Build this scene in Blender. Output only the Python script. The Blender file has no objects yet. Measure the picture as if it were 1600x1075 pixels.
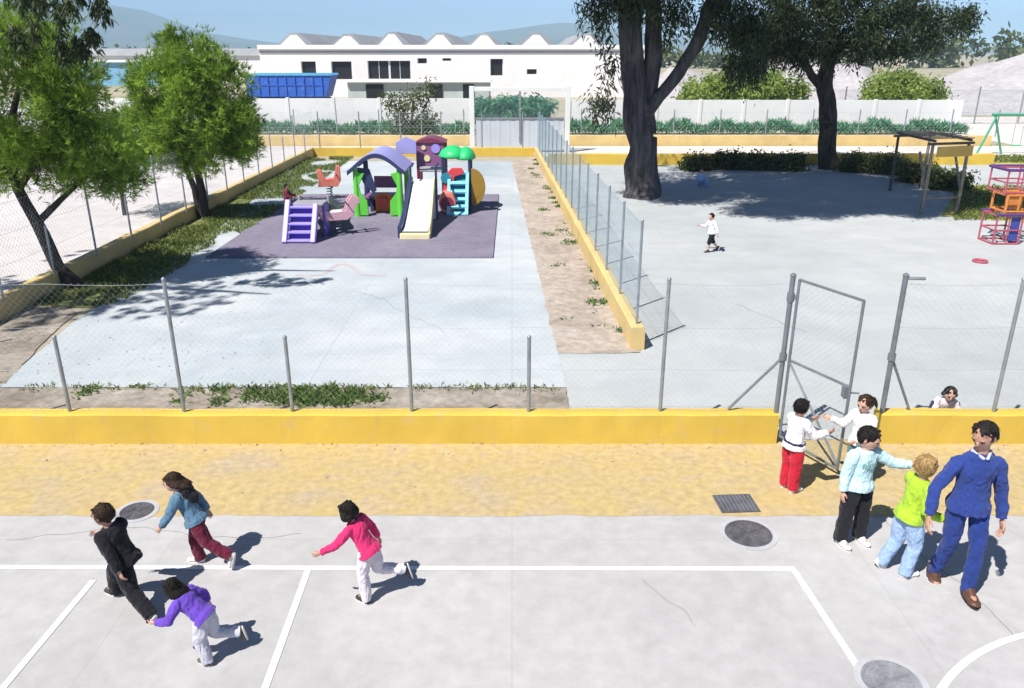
import bpy, bmesh, math, random
import numpy as np
from mathutils import Vector, Matrix, noise

random.seed(7)
rng = np.random.default_rng(11)
R = math.radians
SC = bpy.context.scene
COL = SC.collection
V = Vector

# ------------------------------------------------------------------ camera numbers (used to turn photo pixels into places)
H, PITCH, F = 4.6, R(20.2), 1240.0
CP, SP = math.cos(PITCH), math.sin(PITCH)

def ray(u, v):
    a = (537.5 - v) / F
    return V(((u - 800) / F, CP + a * SP, -SP + a * CP))

def G(u, v, z=0.0):                 # where a pixel meets the level z
    d = ray(u, v)
    t = (z - H) / d.z
    return V((d.x * t, d.y * t, z))

def D(u, v, Y):                     # the point of a pixel at the distance Y
    d = ray(u, v)
    t = Y / d.y
    return V((d.x * t, Y, H + d.z * t))

# ------------------------------------------------------------------ object helpers
def link(o, parent=None):
    COL.objects.link(o)
    if parent is not None:
        o.parent = parent
    return o

def base_of(parent):
    p = parent
    while p is not None and p.parent is not None:
        p = p.parent
    return p.location if p is not None else V((0, 0, 0))

def tag(o, label=None, cat=None, group=None, kind=None):
    if label: o['label'] = label
    if cat: o['category'] = cat
    if group: o['group'] = group
    if kind: o['kind'] = kind
    return o

def thing(name, loc, label, cat, group=None):
    o = bpy.data.objects.new(name, None)
    o.location = loc
    o.empty_display_size = 0.2
    link(o)
    return tag(o, label, cat, group)

class MB:
    """collects shapes given in world coordinates, builds them as one mesh object"""
    def __init__(s):
        s.v, s.f = [], []
    def add(s, vs, fs):
        n = len(s.v)
        s.v += [tuple(p) for p in vs]
        s.f += [tuple(i + n for i in f) for f in fs]
        return s
    def box(s, c, size, rz=0.0, m=None):
        x, y, z = size[0] / 2, size[1] / 2, size[2] / 2
        M = m if m is not None else Matrix.Rotation(rz, 3, 'Z')
        c = V(c)
        vs = [c + M @ V(p) for p in ((-x,-y,-z),(x,-y,-z),(x,y,-z),(-x,y,-z),(-x,-y,z),(x,-y,z),(x,y,z),(-x,y,z))]
        return s.add(vs, ((0,3,2,1),(4,5,6,7),(0,1,5,4),(1,2,6,5),(2,3,7,6),(3,0,4,7)))
    def bar(s, a, b, w, h, up=(0,0,1)):
        a, b = V(a), V(b)
        y = (b - a); L = y.length; y.normalize()
        x = y.cross(V(up))
        if x.length < 1e-4: x = y.cross(V((0,1,0)))
        x.normalize(); z = x.cross(y)
        M = Matrix((x, y, z)).transposed()
        return s.box((a + b) / 2, (w, L, h), m=M)
    def prism(s, poly, z0, z1):
        n = len(poly)
        vs = [(p[0], p[1], z0) for p in poly] + [(p[0], p[1], z1) for p in poly]
        fs = [tuple(range(n - 1, -1, -1)), tuple(range(n, 2 * n))] + [(i, (i + 1) % n, n + (i + 1) % n, n + i) for i in range(n)]
        return s.add(vs, fs)
    def extrude(s, pts, d):
        """closed outline of 3D points pushed along d"""
        n = len(pts); d = V(d)
        vs = [V(p) for p in pts] + [V(p) + d for p in pts]
        fs = [tuple(range(n - 1, -1, -1)), tuple(range(n, 2 * n))] + [(i, (i + 1) % n, n + (i + 1) % n, n + i) for i in range(n)]
        return s.add(vs, fs)
    def tube(s, pts, rad, n=8, cap=True, wob=0.0, round_end=False):
        pts = [V(p) for p in pts]
        if not hasattr(rad, '__len__'): rad = [rad] * len(pts)
        rad = list(rad)
        if round_end:
            d0 = (pts[0] - pts[1]).normalized(); d1 = (pts[-1] - pts[-2]).normalized()
            r0, r1 = rad[0], rad[-1]
            a = [(pts[0] + d0 * r0 * math.sin(t), r0 * math.cos(t)) for t in (1.45, .95, .45)]
            b = [(pts[-1] + d1 * r1 * math.sin(t), r1 * math.cos(t)) for t in (.45, .95, 1.45)]
            pts = [p for p, _ in a] + pts + [p for p, _ in b]
            rad = [r for _, r in a] + rad + [r for _, r in b]
        m = len(pts); base = len(s.v)
        ref = None
        for i, p in enumerate(pts):
            t = (pts[min(i + 1, m - 1)] - pts[max(i - 1, 0)]).normalized()
            if ref is None:
                ref = t.cross(V((0, 1, 0)) if abs(t.y) < .9 else V((1, 0, 0))).normalized()
            x = (ref - t * ref.dot(t)).normalized(); ref = x
            y = t.cross(x)
            for k in range(n):
                an = 2 * math.pi * k / n
                r = rad[i]
                if wob:
                    r *= 1 + wob * noise.noise(V((math.cos(an) * 1.6, math.sin(an) * 1.6, 0)) + p * 1.3)
                s.v.append(tuple(p + (x * math.cos(an) + y * math.sin(an)) * r))
        for i in range(m - 1):
            for k in range(n):
                a = base + i * n + k; b = base + i * n + (k + 1) % n
                s.f.append((a, b, b + n, a + n))
        if cap:
            s.f.append(tuple(base + k for k in range(n - 1, -1, -1)))
            s.f.append(tuple(base + (m - 1) * n + k for k in range(n)))
        return s
    def loft(s, secs, n=20):
        """elliptic sections: (centre, x axis*rx, y axis*ry)"""
        base = len(s.v); m = len(secs)
        for c, ax, ay in secs:
            for k in range(n):
                an = 2 * math.pi * k / n
                s.v.append(tuple(V(c) + V(ax) * math.cos(an) + V(ay) * math.sin(an)))
        for i in range(m - 1):
            for k in range(n):
                a = base + i * n + k; b = base + i * n + (k + 1) % n
                s.f.append((a, b, b + n, a + n))
        s.f.append(tuple(base + k for k in range(n - 1, -1, -1)))
        s.f.append(tuple(base + (m - 1) * n + k for k in range(n)))
        return s
    def ell(s, c, ax, ay, az, nu=14, nv=9):
        c, ax, ay, az = V(c), V(ax), V(ay), V(az)
        base = len(s.v)
        s.v.append(tuple(c - az))
        for i in range(1, nv):
            t = -math.pi / 2 + math.pi * i / nv
            for k in range(nu):
                an = 2 * math.pi * k / nu
                s.v.append(tuple(c + (ax * math.cos(an) + ay * math.sin(an)) * math.cos(t) + az * math.sin(t)))
        s.v.append(tuple(c + az))
        top = len(s.v) - 1
        for k in range(nu):
            s.f.append((base, base + 1 + (k + 1) % nu, base + 1 + k))
            s.f.append((top, top - nu + k, top - nu + (k + 1) % nu))
        for i in range(nv - 2):
            for k in range(nu):
                a = base + 1 + i * nu + k; b = base + 1 + i * nu + (k + 1) % nu
                s.f.append((a, b, b + nu, a + nu))
        return s
    def sph(s, c, r, nu=14, nv=9):
        return s.ell(c, (r,0,0), (0,r,0), (0,0,r), nu, nv)
    def mesh(s, name, off=(0,0,0)):
        me = bpy.data.meshes.new(name)
        me.from_pydata([(p[0]-off[0], p[1]-off[1], p[2]-off[2]) for p in s.v], [], s.f)
        me.update()
        return me
    def build(s, name, mat, parent=None, smooth=False, bevel=0.0, auto=True):
        me = s.mesh(name, base_of(parent))
        bm = bmesh.new(); bm.from_mesh(me)
        bmesh.ops.recalc_face_normals(bm, faces=bm.faces)
        bm.to_mesh(me); bm.free()
        me.materials.append(mat)
        if smooth:
            me.polygons.foreach_set('use_smooth', [True] * len(me.polygons))
            if auto:
                try: me.set_sharp_from_angle(angle=R(42))
                except Exception: pass
        o = bpy.data.objects.new(name, me)
        link(o, parent)
        if bevel:
            b = o.modifiers.new('bevel', 'BEVEL'); b.width = bevel; b.segments = 2; b.limit_method = 'ANGLE'; b.angle_limit = R(40)
        return o

def blob(mb, name, mat, parent, voxel=.006, smooth=2, disp=0.0, dscale=.06, fac=.5):
    """fuse the overlapping closed shapes of mb into one continuous surface"""
    off = base_of(parent)
    me = mb.mesh(name + '_raw', off)
    bm = bmesh.new(); bm.from_mesh(me)
    bmesh.ops.recalc_face_normals(bm, faces=bm.faces)
    bm.to_mesh(me); bm.free()
    o = bpy.data.objects.new(name, me)
    link(o)
    m = o.modifiers.new('r', 'REMESH'); m.mode = 'VOXEL'; m.voxel_size = voxel
    if smooth:
        q = o.modifiers.new('s', 'SMOOTH'); q.iterations = smooth; q.factor = fac
    dg = bpy.context.evaluated_depsgraph_get()
    new = bpy.data.meshes.new_from_object(o.evaluated_get(dg))
    o.modifiers.clear()
    old = o.data
    o.data = new; new.name = name
    bpy.data.meshes.remove(old)
    if disp:
        n = len(new.vertices)
        co = np.empty(n * 3, 'f'); new.vertices.foreach_get('co', co)
        no = np.empty(n * 3, 'f'); new.vertices.foreach_get('normal', no)
        co = co.reshape(-1, 3); no = no.reshape(-1, 3)
        s = 1 / dscale
        d = np.array([noise.noise(V((p[0] * s, p[1] * s, p[2] * s * .55))) + .5 * noise.noise(V((p[0] * s * 2.3 + 7, p[1] * s * 2.3, p[2] * s * 1.3))) for p in co], 'f')
        co = co + no * (d * disp)[:, None]
        new.vertices.foreach_set('co', co.ravel()); new.update()
    new.materials.clear(); new.materials.append(mat)
    new.polygons.foreach_set('use_smooth', [True] * len(new.polygons))
    if parent is not None: o.parent = parent
    return o

# ------------------------------------------------------------------ materials
def nodes(name):
    m = bpy.data.materials.new(name); m.use_nodes = True
    nt = m.node_tree
    b = nt.nodes['Principled BSDF']
    return m, nt, b

def N(nt, kind, **kw):
    n = nt.nodes.new(kind)
    for k, x in kw.items():
        if k in n.inputs: n.inputs[k].default_value = x
        else: setattr(n, k, x)
    return n

def noise_tex(nt, co, scale, detail=4.0, rough=.55, dist=0.0):
    n = N(nt, 'ShaderNodeTexNoise'); n.inputs['Scale'].default_value = scale
    n.inputs['Detail'].default_value = detail; n.inputs['Roughness'].default_value = rough
    n.inputs['Distortion'].default_value = dist
    nt.links.new(co, n.inputs['Vector'])
    return n.outputs['Fac']

def ramp(nt, fac, stops):
    r = N(nt, 'ShaderNodeValToRGB')
    e = r.color_ramp.elements
    e[0].position, e[1].position = stops[0][0], stops[-1][0]
    e[0].color, e[1].color = (*stops[0][1], 1), (*stops[-1][1], 1)
    for p, c in stops[1:-1]:
        q = e.new(p); q.color = (*c, 1)
    nt.links.new(fac, r.inputs['Fac'])
    return r.outputs['Color']

def mixc(nt, fac, a, b, blend='MIX'):
    n = N(nt, 'ShaderNodeMix', data_type='RGBA', blend_type=blend)
    if isinstance(fac, (int, float)): n.inputs[0].default_value = fac
    else: nt.links.new(fac, n.inputs[0])
    for i, x in ((6, a), (7, b)):
        if isinstance(x, tuple): n.inputs[i].default_value = (*x, 1)
        else: nt.links.new(x, n.inputs[i])
    return n.outputs[2]

def maprange(nt, v, a, b, c=0.0, d=1.0):
    n = N(nt, 'ShaderNodeMapRange'); n.clamp = True
    nt.links.new(v, n.inputs[0])
    for i, x in enumerate((a, b, c, d)): n.inputs[i + 1].default_value = x
    return n.outputs[0]

def obco(nt):
    return N(nt, 'ShaderNodeTexCoord').outputs['Object']

def bump(nt, b, fac, strength=.2, dist=.01):
    n = N(nt, 'ShaderNodeBump'); n.inputs['Strength'].default_value = strength; n.inputs['Distance'].default_value = dist
    nt.links.new(fac, n.inputs['Height']); nt.links.new(n.outputs['Normal'], b.inputs['Normal'])

def scale_c(c, k): return tuple(min(1, x * k) for x in c)

def mat(name, c, rough=.7, var=.18, scale=3.0, metal=0.0, bmp=.15, bscale=40.0, spec=.4, dirt=None, chips=None):
    m, nt, b = nodes(name)
    co = obco(nt)
    f = noise_tex(nt, co, scale, 5)
    col = ramp(nt, f, [(.3, scale_c(c, 1 - var)), (.7, scale_c(c, 1 + var))])
    if dirt:
        f2 = maprange(nt, noise_tex(nt, co, scale * 2.7, 6, .7), .55, .75)
        col = mixc(nt, f2, col, dirt)
    if chips:
        mp = N(nt, 'ShaderNodeMapping'); mp.inputs['Scale'].default_value = (4.5, 4.5, .7); nt.links.new(co, mp.inputs['Vector'])
        col = mixc(nt, maprange(nt, noise_tex(nt, mp.outputs[0], 1, 6, .65), .56, .78, 0, .55), col, chips[1])
        col = mixc(nt, maprange(nt, noise_tex(nt, co, 6.5, 8, .72, 1.2), .66, .69, 0, .75), col, chips[0])
    nt.links.new(col, b.inputs['Base Color'])
    b.inputs['Roughness'].default_value = rough; b.inputs['Metallic'].default_value = metal
    b.inputs['Specular IOR Level'].default_value = spec
    if bmp: bump(nt, b, noise_tex(nt, co, bscale, 4), bmp, .006)
    return m

def cloth(name, c, var=.14):
    m, nt, b = nodes(name)
    co = obco(nt)
    col = ramp(nt, noise_tex(nt, co, 9, 5), [(.3, scale_c(c, 1 - var)), (.7, scale_c(c, 1 + var))])
    nt.links.new(col, b.inputs['Base Color'])
    b.inputs['Roughness'].default_value = .9; b.inputs['Specular IOR Level'].default_value = .15
    b.inputs['Sheen Weight'].default_value = .12
    mp = N(nt, 'ShaderNodeMapping'); mp.inputs['Scale'].default_value = (13, 13, 7); mp.inputs['Rotation'].default_value = (.5, .3, 0); nt.links.new(co, mp.inputs['Vector'])
    n1 = noise_tex(nt, mp.outputs[0], 1, 3, .5, 1.5); n2 = noise_tex(nt, co, 260, 2)
    ad = N(nt, 'ShaderNodeMath', operation='MULTIPLY_ADD'); ad.inputs[1].default_value = .06; nt.links.new(n2, ad.inputs[0]); nt.links.new(n1, ad.inputs[2])
    bump(nt, b, ad.outputs[0], .7, .03)
    return m

def ground_mat(name, stops, s1, s2, grit=.25, stain=(0.2,.2,.2), stain_amt=.35, joints=None, streak=None, bstr=.3, fine=180):
    m, nt, b = nodes(name)
    co = obco(nt)
    f = noise_tex(nt, co, s1, 6, .6, .4)
    col = ramp(nt, f, stops)
    g = maprange(nt, noise_tex(nt, co, s2, 5, .65), .35, .7, 1 - grit, 1 + grit)
    gc = N(nt, 'ShaderNodeCombineColor')
    for i in range(3): nt.links.new(g, gc.inputs[i])
    col = mixc(nt, 1.0, col, gc.outputs[0], 'MULTIPLY')
    sf = maprange(nt, noise_tex(nt, co, s1 * 2.3, 7, .7, .8), .56, .75, 0, stain_amt)
    col = mixc(nt, sf, col, stain)
    if streak:
        mp = N(nt, 'ShaderNodeMapping'); mp.inputs['Scale'].default_value = streak[0]
        nt.links.new(co, mp.inputs['Vector'])
        ff = maprange(nt, noise_tex(nt, mp.outputs[0], 1.0, 5, .6), .5, .72, 0, streak[2])
        col = mixc(nt, ff, col, streak[1])
    if joints:
        br = N(nt, 'ShaderNodeTexBrick'); br.offset = 0.0
        br.inputs['Scale'].default_value = 1.0
        br.inputs['Brick Width'].default_value = joints[0]; br.inputs['Row Height'].default_value = joints[1]
        br.inputs['Mortar Size'].default_value = joints[2]; br.inputs['Mortar Smooth'].default_value = .4
        nt.links.new(co, br.inputs['Vector'])
        jf = N(nt, 'ShaderNodeMath', operation='MULTIPLY'); jf.inputs[1].default_value = joints[3]
        nt.links.new(br.outputs['Fac'], jf.inputs[0])
        col = mixc(nt, jf.outputs[0], col, stain)
    nt.links.new(col, b.inputs['Base Color'])
    b.inputs['Roughness'].default_value = .9; b.inputs['Specular IOR Level'].default_value = .2
    bump(nt, b, noise_tex(nt, co, fine, 4, .7), bstr, .004)
    return m

def leaf_mat(name, dark, light, trans=.35):
    m, nt, b = nodes(name)
    at = N(nt, 'ShaderNodeAttribute'); at.attribute_name = 'tint'
    col = ramp(nt, at.outputs['Fac'], [(0, dark), (1, light)])
    nt.links.new(col, b.inputs['Base Color'])
    b.inputs['Roughness'].default_value = .55; b.inputs['Specular IOR Level'].default_value = .3
    tr = N(nt, 'ShaderNodeBsdfTranslucent'); nt.links.new(col, tr.inputs['Color'])
    mx = N(nt, 'ShaderNodeMixShader'); mx.inputs[0].default_value = trans
    nt.links.new(b.outputs[0], mx.inputs[1]); nt.links.new(tr.outputs[0], mx.inputs[2])
    nt.links.new(mx.outputs[0], nt.nodes['Material Output'].inputs['Surface'])
    return m

def bark_mat(name, dark, light, sc=(9, 9, 1.6)):
    m, nt, b = nodes(name)
    co = obco(nt)
    mp = N(nt, 'ShaderNodeMapping'); mp.inputs['Scale'].default_value = sc
    nt.links.new(co, mp.inputs['Vector'])
    f = noise_tex(nt, mp.outputs[0], 1.0, 7, .65, .6)
    col = ramp(nt, f, [(.32, dark), (.68, light)])
    nt.links.new(col, b.inputs['Base Color'])
    b.inputs['Roughness'].default_value = .95; b.inputs['Specular IOR Level'].default_value = .1
    bump(nt, b, f, .9, .04)
    return m

# ------------------------------------------------------------------ the palette
M = {}
M['court'] = ground_mat('court_concrete', [(.3, (.37,.362,.366)), (.5, (.42,.412,.412)), (.72, (.455,.447,.443))], .35, 5.0, .08, (.27,.26,.26), .4, (3.4, 3.4, .008, .25), ((.5, .12, 1), (.32,.31,.315), .3), .35, 90)
M['tan'] = ground_mat('worn_ochre_ground', [(.26, (.405,.33,.235)), (.42, (.44,.345,.19)), (.55, (.465,.355,.165)), (.72, (.43,.345,.25))], 1.1, 11.0, .15, (.44,.375,.325), .55, None, ((.8, 1.9, 1), (.46,.35,.13), .45), .35)
M['slab'] = ground_mat('playground_concrete', [(.3, (.33,.38,.415)), (.5, (.43,.465,.49)), (.7, (.53,.545,.555))], .16, 1.2, .07, (.33,.37,.40), .45, (3.0, 3.0, .014, .55), ((.35, 1.1, 1), (.33,.385,.43), .45), .3)
M['yard'] = ground_mat('yard_concrete', [(.3, (.36,.385,.395)), (.5, (.41,.433,.443)), (.7, (.46,.477,.483))], .14, 1.0, .07, (.36,.37,.33), .5, (4.0, 4.0, .014, .45), ((.15, .9, 1), (.33,.355,.36), .45), .3)
M['pave'] = ground_mat('street_concrete', [(.3, (.50,.47,.47)), (.7, (.60,.57,.56))], .2, 1.5, .08, (.4,.38,.37), .35)
M['farpave'] = ground_mat('far_path_concrete', [(.3, (.55,.50,.47)), (.7, (.66,.61,.57))], .2, 1.5, .08, (.5,.45,.4), .3)
M['earth'] = ground_mat('pale_dry_earth', [(.3, (.30,.27,.20)), (.5, (.38,.34,.26)), (.7, (.25,.26,.14))], .03, .3, .12, (.2,.2,.1), .4)
M['dirt'] = ground_mat('dirt', [(.3, (.20,.17,.14)), (.5, (.30,.26,.22)), (.7, (.38,.34,.30))], 1.2, 7, .25, (.10,.12,.05), .5, None, None, .8, 60)
M['dirt_pale'] = ground_mat('pale_dirt', [(.3, (.30,.25,.21)), (.5, (.40,.34,.29)), (.7, (.46,.40,.35))], .9, 6, .22, (.22,.20,.12), .5, None, None, .8, 60)
M['turf'] = ground_mat('thin_grass_soil', [(.3, (.10,.12,.04)), (.5, (.15,.18,.05)), (.7, (.24,.22,.10))], 1.0, 8, .3, (.07,.09,.03), .5, None, None, .9, 60)
M['turf_dry'] = ground_mat('dry_grass_soil', [(.3, (.28,.28,.08)), (.5, (.38,.36,.10)), (.7, (.46,.42,.18))], .6, 8, .25, (.14,.16,.04), .5, None, None, .9, 60)
M['rubber'] = ground_mat('rubber_tiles', [(.3, (.165,.150,.21)), (.5, (.20,.185,.245)), (.7, (.235,.22,.275))], .5, 7, .12, (.24,.17,.22), .45, (.5, .5, .008, .5), None, .5, 120)
M['line'] = ground_mat('court_paint', [(.3, (.74,.73,.72)), (.7, (.84,.84,.83))], 2.5, 14, .07, (.42,.41,.41), .75, None, None, .4, 90)
M['wall_y'] = mat('ochre_wall_paint', (.60,.42,.075), .85, .09, 1.3, bmp=.35, bscale=30, spec=.15, dirt=(.54,.39,.14), chips=((.56,.50,.40), (.44,.31,.10)))
M['wall_pale'] = mat('faded_ochre_paint', (.62,.46,.20), .85, .12, 1.3, bmp=.35, bscale=30, spec=.15, dirt=(.56,.45,.28), chips=((.52,.48,.42), (.42,.33,.18)))
M['white_wall'] = mat('white_wall_paint', (.72,.72,.715), .9, .06, .25, bmp=.2, bscale=8, spec=.1, dirt=(.56,.56,.57), chips=((.50,.50,.50),(.58,.58,.59)))
M['galv'] = mat('galvanised_steel', (.30,.33,.35), .5, .2, 6, .55, .05, 60, .5)
M['galv_dark'] = mat('dark_steel', (.21,.235,.26), .5, .2, 6, .5, .05, 60, .5)
M['wire'] = mat('fence_wire', (.42,.47,.50), .45, .1, 3, .5, 0, 60, .5)
M['wire_green'] = mat('green_coated_wire', (.20,.32,.40), .5, .1, 3, .2, 0, 60, .5)
M['iron'] = mat('cast_iron', (.11,.105,.12), .75, .35, 9, .3, .4, 60, .4, dirt=(.2,.18,.17))
M['collar'] = mat('collar_concrete', (.40,.40,.42), .9, .12, 5, bmp=.4, bscale=60)
M['bark'] = bark_mat('bark', (.022,.019,.018), (.085,.072,.065))
M['bark_pale'] = bark_mat('eucalyptus_bark', (.025,.023,.026), (.13,.12,.125), (5, 5, .8))
M['pine'] = leaf_mat('pine_needles', (.04,.10,.010), (.44,.64,.09), .45)
M['euc'] = leaf_mat('eucalyptus_leaves', (.012,.026,.012), (.075,.105,.035), .22)
M['bush'] = leaf_mat('bush_leaves', (.13,.22,.04), (.40,.48,.12), .45)
M['hedge'] = leaf_mat('hedge_leaves', (.05,.20,.10), (.18,.40,.24), .35)
M['weed'] = leaf_mat('weed_leaves', (.04,.09,.015), (.20,.30,.07), .35)
M['grass'] = leaf_mat('grass_blades', (.07,.12,.02), (.26,.30,.09), .35)
M['dryshrub'] = leaf_mat('shrub_leaves', (.03,.05,.012), (.14,.17,.045), .3)
M['wood'] = mat('weathered_timber', (.27,.235,.19), .85, .3, 8, bmp=.3, bscale=30)
M['wood_dark'] = mat('dark_timber', (.10,.09,.08), .85, .3, 8, bmp=.3, bscale=30)

# ------------------------------------------------------------------ world and sun
EL = R(55); DX, DY = .70, .714             # the way the shadows fall, seen from above
sun_to = V((DX * math.cos(EL), DY * math.cos(EL), -math.sin(EL))).normalized()
w = bpy.data.worlds.new('World'); SC.world = w; w.use_nodes = True
wn = w.node_tree
sky = wn.nodes.new('ShaderNodeTexSky'); sky.sky_type = 'NISHITA'; sky.sun_disc = False
sky.sun_elevation = EL; sky.sun_rotation = math.atan2(-DX, -DY) % (2 * math.pi)
sky.air_density = .3; sky.dust_density = 0; sky.ozone_density = 0; sky.altitude = 0
wn.nodes['Background'].inputs['Strength'].default_value = .135
wn.links.new(sky.outputs[0], wn.nodes['Background'].inputs['Color'])
sd = bpy.data.lights.new('sun', 'SUN'); sd.energy = 5.0; sd.angle = R(.55); sd.color = (1, .955, .89)
so = bpy.data.objects.new('sun', sd); so.rotation_euler = sun_to.to_track_quat('-Z', 'Y').to_euler(); link(so)
SC.view_settings.view_transform = 'Standard'; SC.view_settings.look = 'None'
SC.view_settings.exposure = .63; SC.view_settings.gamma = 1.0

cam = bpy.data.cameras.new('camera'); cam.sensor_width = 36; cam.sensor_fit = 'HORIZONTAL'
cam.lens = 36 * F / 1600; cam.clip_end = 20000; cam.clip_start = .05
co_ = bpy.data.objects.new('camera', cam); co_.location = (0, 0, H); co_.rotation_euler = (math.pi / 2 - PITCH, 0, 0)
link(co_); SC.camera = co_

# ------------------------------------------------------------------ ground sheets
def sheet(name, poly, z, m, kind='structure'):
    mb = MB(); mb.add([(p[0], p[1], z) for p in poly], [tuple(range(len(poly)))])
    o = mb.build(name, m); return tag(o, kind=kind)

def ragged(name, poly, z, m, amp=.04, step=.12, fr=2.3):
    out = []
    P_ = [V((p[0], p[1], 0)) for p in poly]
    for a_, b_2 in zip(P_, P_[1:] + P_[:1]):
        n_ = max(1, int((b_2 - a_).length / step)); d_ = (b_2 - a_).normalized(); q_ = V((-d_.y, d_.x, 0))
        for k in range(n_):
            p = a_.lerp(b_2, k / n_); o_ = noise.noise(p * fr) + .6 * noise.noise(p * fr * 4.3)
            out.append(p + q_ * amp * o_)
    return sheet(name, out, z, m)

def slab(name, poly, z0, z1, m):
    mb = MB(); mb.prism([(p[0], p[1]) for p in poly], z0, z1)
    return tag(mb.build(name, m), kind='structure')

XL = -9.3                                    # inner face of the left yellow wall
sheet('ground', [(-6000,-100),(6000,-100),(6000,6000),(-6000,6000)], -.004, M['earth'])
YT = 7.23
sheet('court', [(-16,-4),(16,-4),(16,8.9),(-16,8.9)], .006, M['court'])
ragged('ochre_strip', [(-12,YT),(12,YT),(12,9.0),(-12,9.0)], .0085, M['tan'], .028)
a, b_, c_, d_ = G(885,608), G(800,254), G(470,254), G(322,372)
sheet('playground_slab', [G(-250,606), G(885,606), G(800,252), G(470,252), G(322,372), G(255,415), G(120,500), G(20,585), G(-250,590)], .010, M['slab'])
yA, yB = G(885,606), G(872,552)
sheet('yard', [(a.x,9.0),(46,9.0),(46,34.9),(1.25,34.9),(2.2,12.35),G(1000,552),yB,yA], .006, M['yard'])
ragged('front_verge', [(XL+.01,9.0),(a.x,9.0),(a.x,a.y+.03),(XL+.01,a.y+.03)], .0135, M['dirt'])
ragged('middle_verge', [G(799,252), (1.1,38), G(1000,552), G(871,553)], .0135, M['dirt_pale'])
ragged('grass_verge', [(XL+.01,14.6), G(150,482), G(255,414), G(322,371), G(472,251), (XL+.01,37.9)], .0135, M['turf'])
ragged('left_dirt', [(XL+.01,10.4), (XL+.01,15.2), G(120,489), G(72,530), G(24,584), G(10,600)], .0118, M['dirt'])
sheet('street', [(-40,-4),(-9.5,-4),(-9.5,42.3),(-40,42.3)], .003, M['pave'])
sheet('far_path', [(-9.5,38),(46,38),(46,42.3),(-9.5,42.3)], .005, M['farpave'])
sheet('back_verge', [(1.3,34.9),(46,34.9),(46,38),(1.3,38)], .002, M['turf_dry'])
sheet('far_yard', [(26.5,42.6),(70,42.6),(70,62),(26.5,62)], .001, M['farpave'])
sheet('right_verge', [G(1470,338), G(1640,352), G(1700,300), G(1500,288)], .009, M['turf_dry'])
fx0, fx1, fy0, fy1 = -7.25, -.45, 18.35, 27.2
slab('rubber_mat', [(fx0,fy0),(fx1,fy0),(fx1,fy1),(fx0,fy1)], .004, .05, M['rubber'])

# court markings: painted bands a few millimetres over the concrete
def band(pts, wd, z=.0105):
    mb = MB(); n = len(pts); L, Rr = [], []
    for i, p in enumerate(pts):
        t = (pts[min(i + 1, n - 1)] - pts[max(i - 1, 0)]).normalized(); q = V((-t.y, t.x, 0)) * wd / 2
        L.append(p + q); Rr.append(p - q)
    vs = [(p.x, p.y, z) for p in L + Rr]
    mb.add(vs, [(i, i + 1, n + i + 1, n + i) for i in range(n - 1)])
    return mb
def marking(mb): return tag(mb.build('court_line', M['line']), kind='structure')
lw = .058
marking(band([G(-200,887), G(1243,890)], lw))
marking(band([G(1241,893), G(1400,1135)], lw, .0115))
marking(band([G(481,893), G(395,1130)], lw, .0115))
marking(band([G(146,908), G(-40,1130)], lw, .0115))
q1, q2, q3 = G(1472,1075), G(1522,1026), G(1600,994)
def circle3(a, b, c):
    d = 2 * (a.x * (b.y - c.y) + b.x * (c.y - a.y) + c.x * (a.y - b.y))
    A2, B2, C2 = a.x**2 + a.y**2, b.x**2 + b.y**2, c.x**2 + c.y**2
    o = V(((A2 * (b.y - c.y) + B2 * (c.y - a.y) + C2 * (a.y - b.y)) / d, (A2 * (c.x - b.x) + B2 * (a.x - c.x) + C2 * (b.x - a.x)) / d, 0))
    return o, (o - V((a.x, a.y, 0))).length
ctr, cr = circle3(q1, q2, q3)
arc = [V((ctr.x + cr * math.cos(R(i * 4)), ctr.y + cr * math.sin(R(i * 4)), 0)) for i in range(91)]
marking(band(arc, lw, .0115))
M['faded'] = ground_mat('faded_paint', [(.3, (.43,.41,.43)), (.7, (.47,.40,.42))], 2, 9, .1, (.43,.46,.48), .7)
hp = [(462,431),(485,431),(505,430)] + [(505 + 60 * k / 10, 430 - 17 * math.sin(math.pi * k / 10)) for k in range(1, 10)] + [(565,430),(585,431),(604,431)]
fm = band([G(u, v) for u, v in hp], .11, .0145); tag(fm.build('faded_marking', M['faded']), kind='structure')
ck = MB()
crk = [G(1138,972) + V((0,0,0)), G(1150,1005), G(1158,1020), G(1170,1052), G(1180,1072)]
for wd, zz in ((.018, .0098),):
    ck = band([p + V((random.uniform(-.012,.012), 0, 0)) for p in crk], wd, zz)
tag(ck.build('court_crack', M['collar']), kind='structure')
ck2 = band([G(1440,985), G(1462,1010), G(1480,1036)], .014, .0098); tag(ck2.build('court_crack', M['collar']), kind='structure')

def crack(a_, b_2, wd, z, m, seed):
    a_, b_2 = V(a_), V(b_2); n_ = int((b_2 - a_).length / .07); d_ = (b_2 - a_).normalized(); q_ = V((-d_.y, d_.x, 0)); pts = []
    for k in range(n_ + 1):
        p = a_.lerp(b_2, k / n_); pts.append(p + q_ * (.16 * noise.noise(p * .9 + V((seed, 0, 0))) + .05 * noise.noise(p * 5 + V((seed, 3, 0)))))
    tag(band(pts, wd, z).build('concrete_crack', m), kind='structure')
M['crack'] = mat('crack_dirt', (.20,.19,.185), .95, .3, 12, bmp=0)
for k, (u0, v0, u1, v1, wd, z) in enumerate(((20,835,470,838,.004,.0098), (1010,905,1075,985,.004,.0098), (1340,770,1590,1000,.005,.0098), (560,455,700,520,.007,.0142), (1150,475,1260,520,.008,.0098))):
    crack(G(u0, v0), G(u1, v1), wd, z, M['crack'], k * 3.1)

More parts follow.
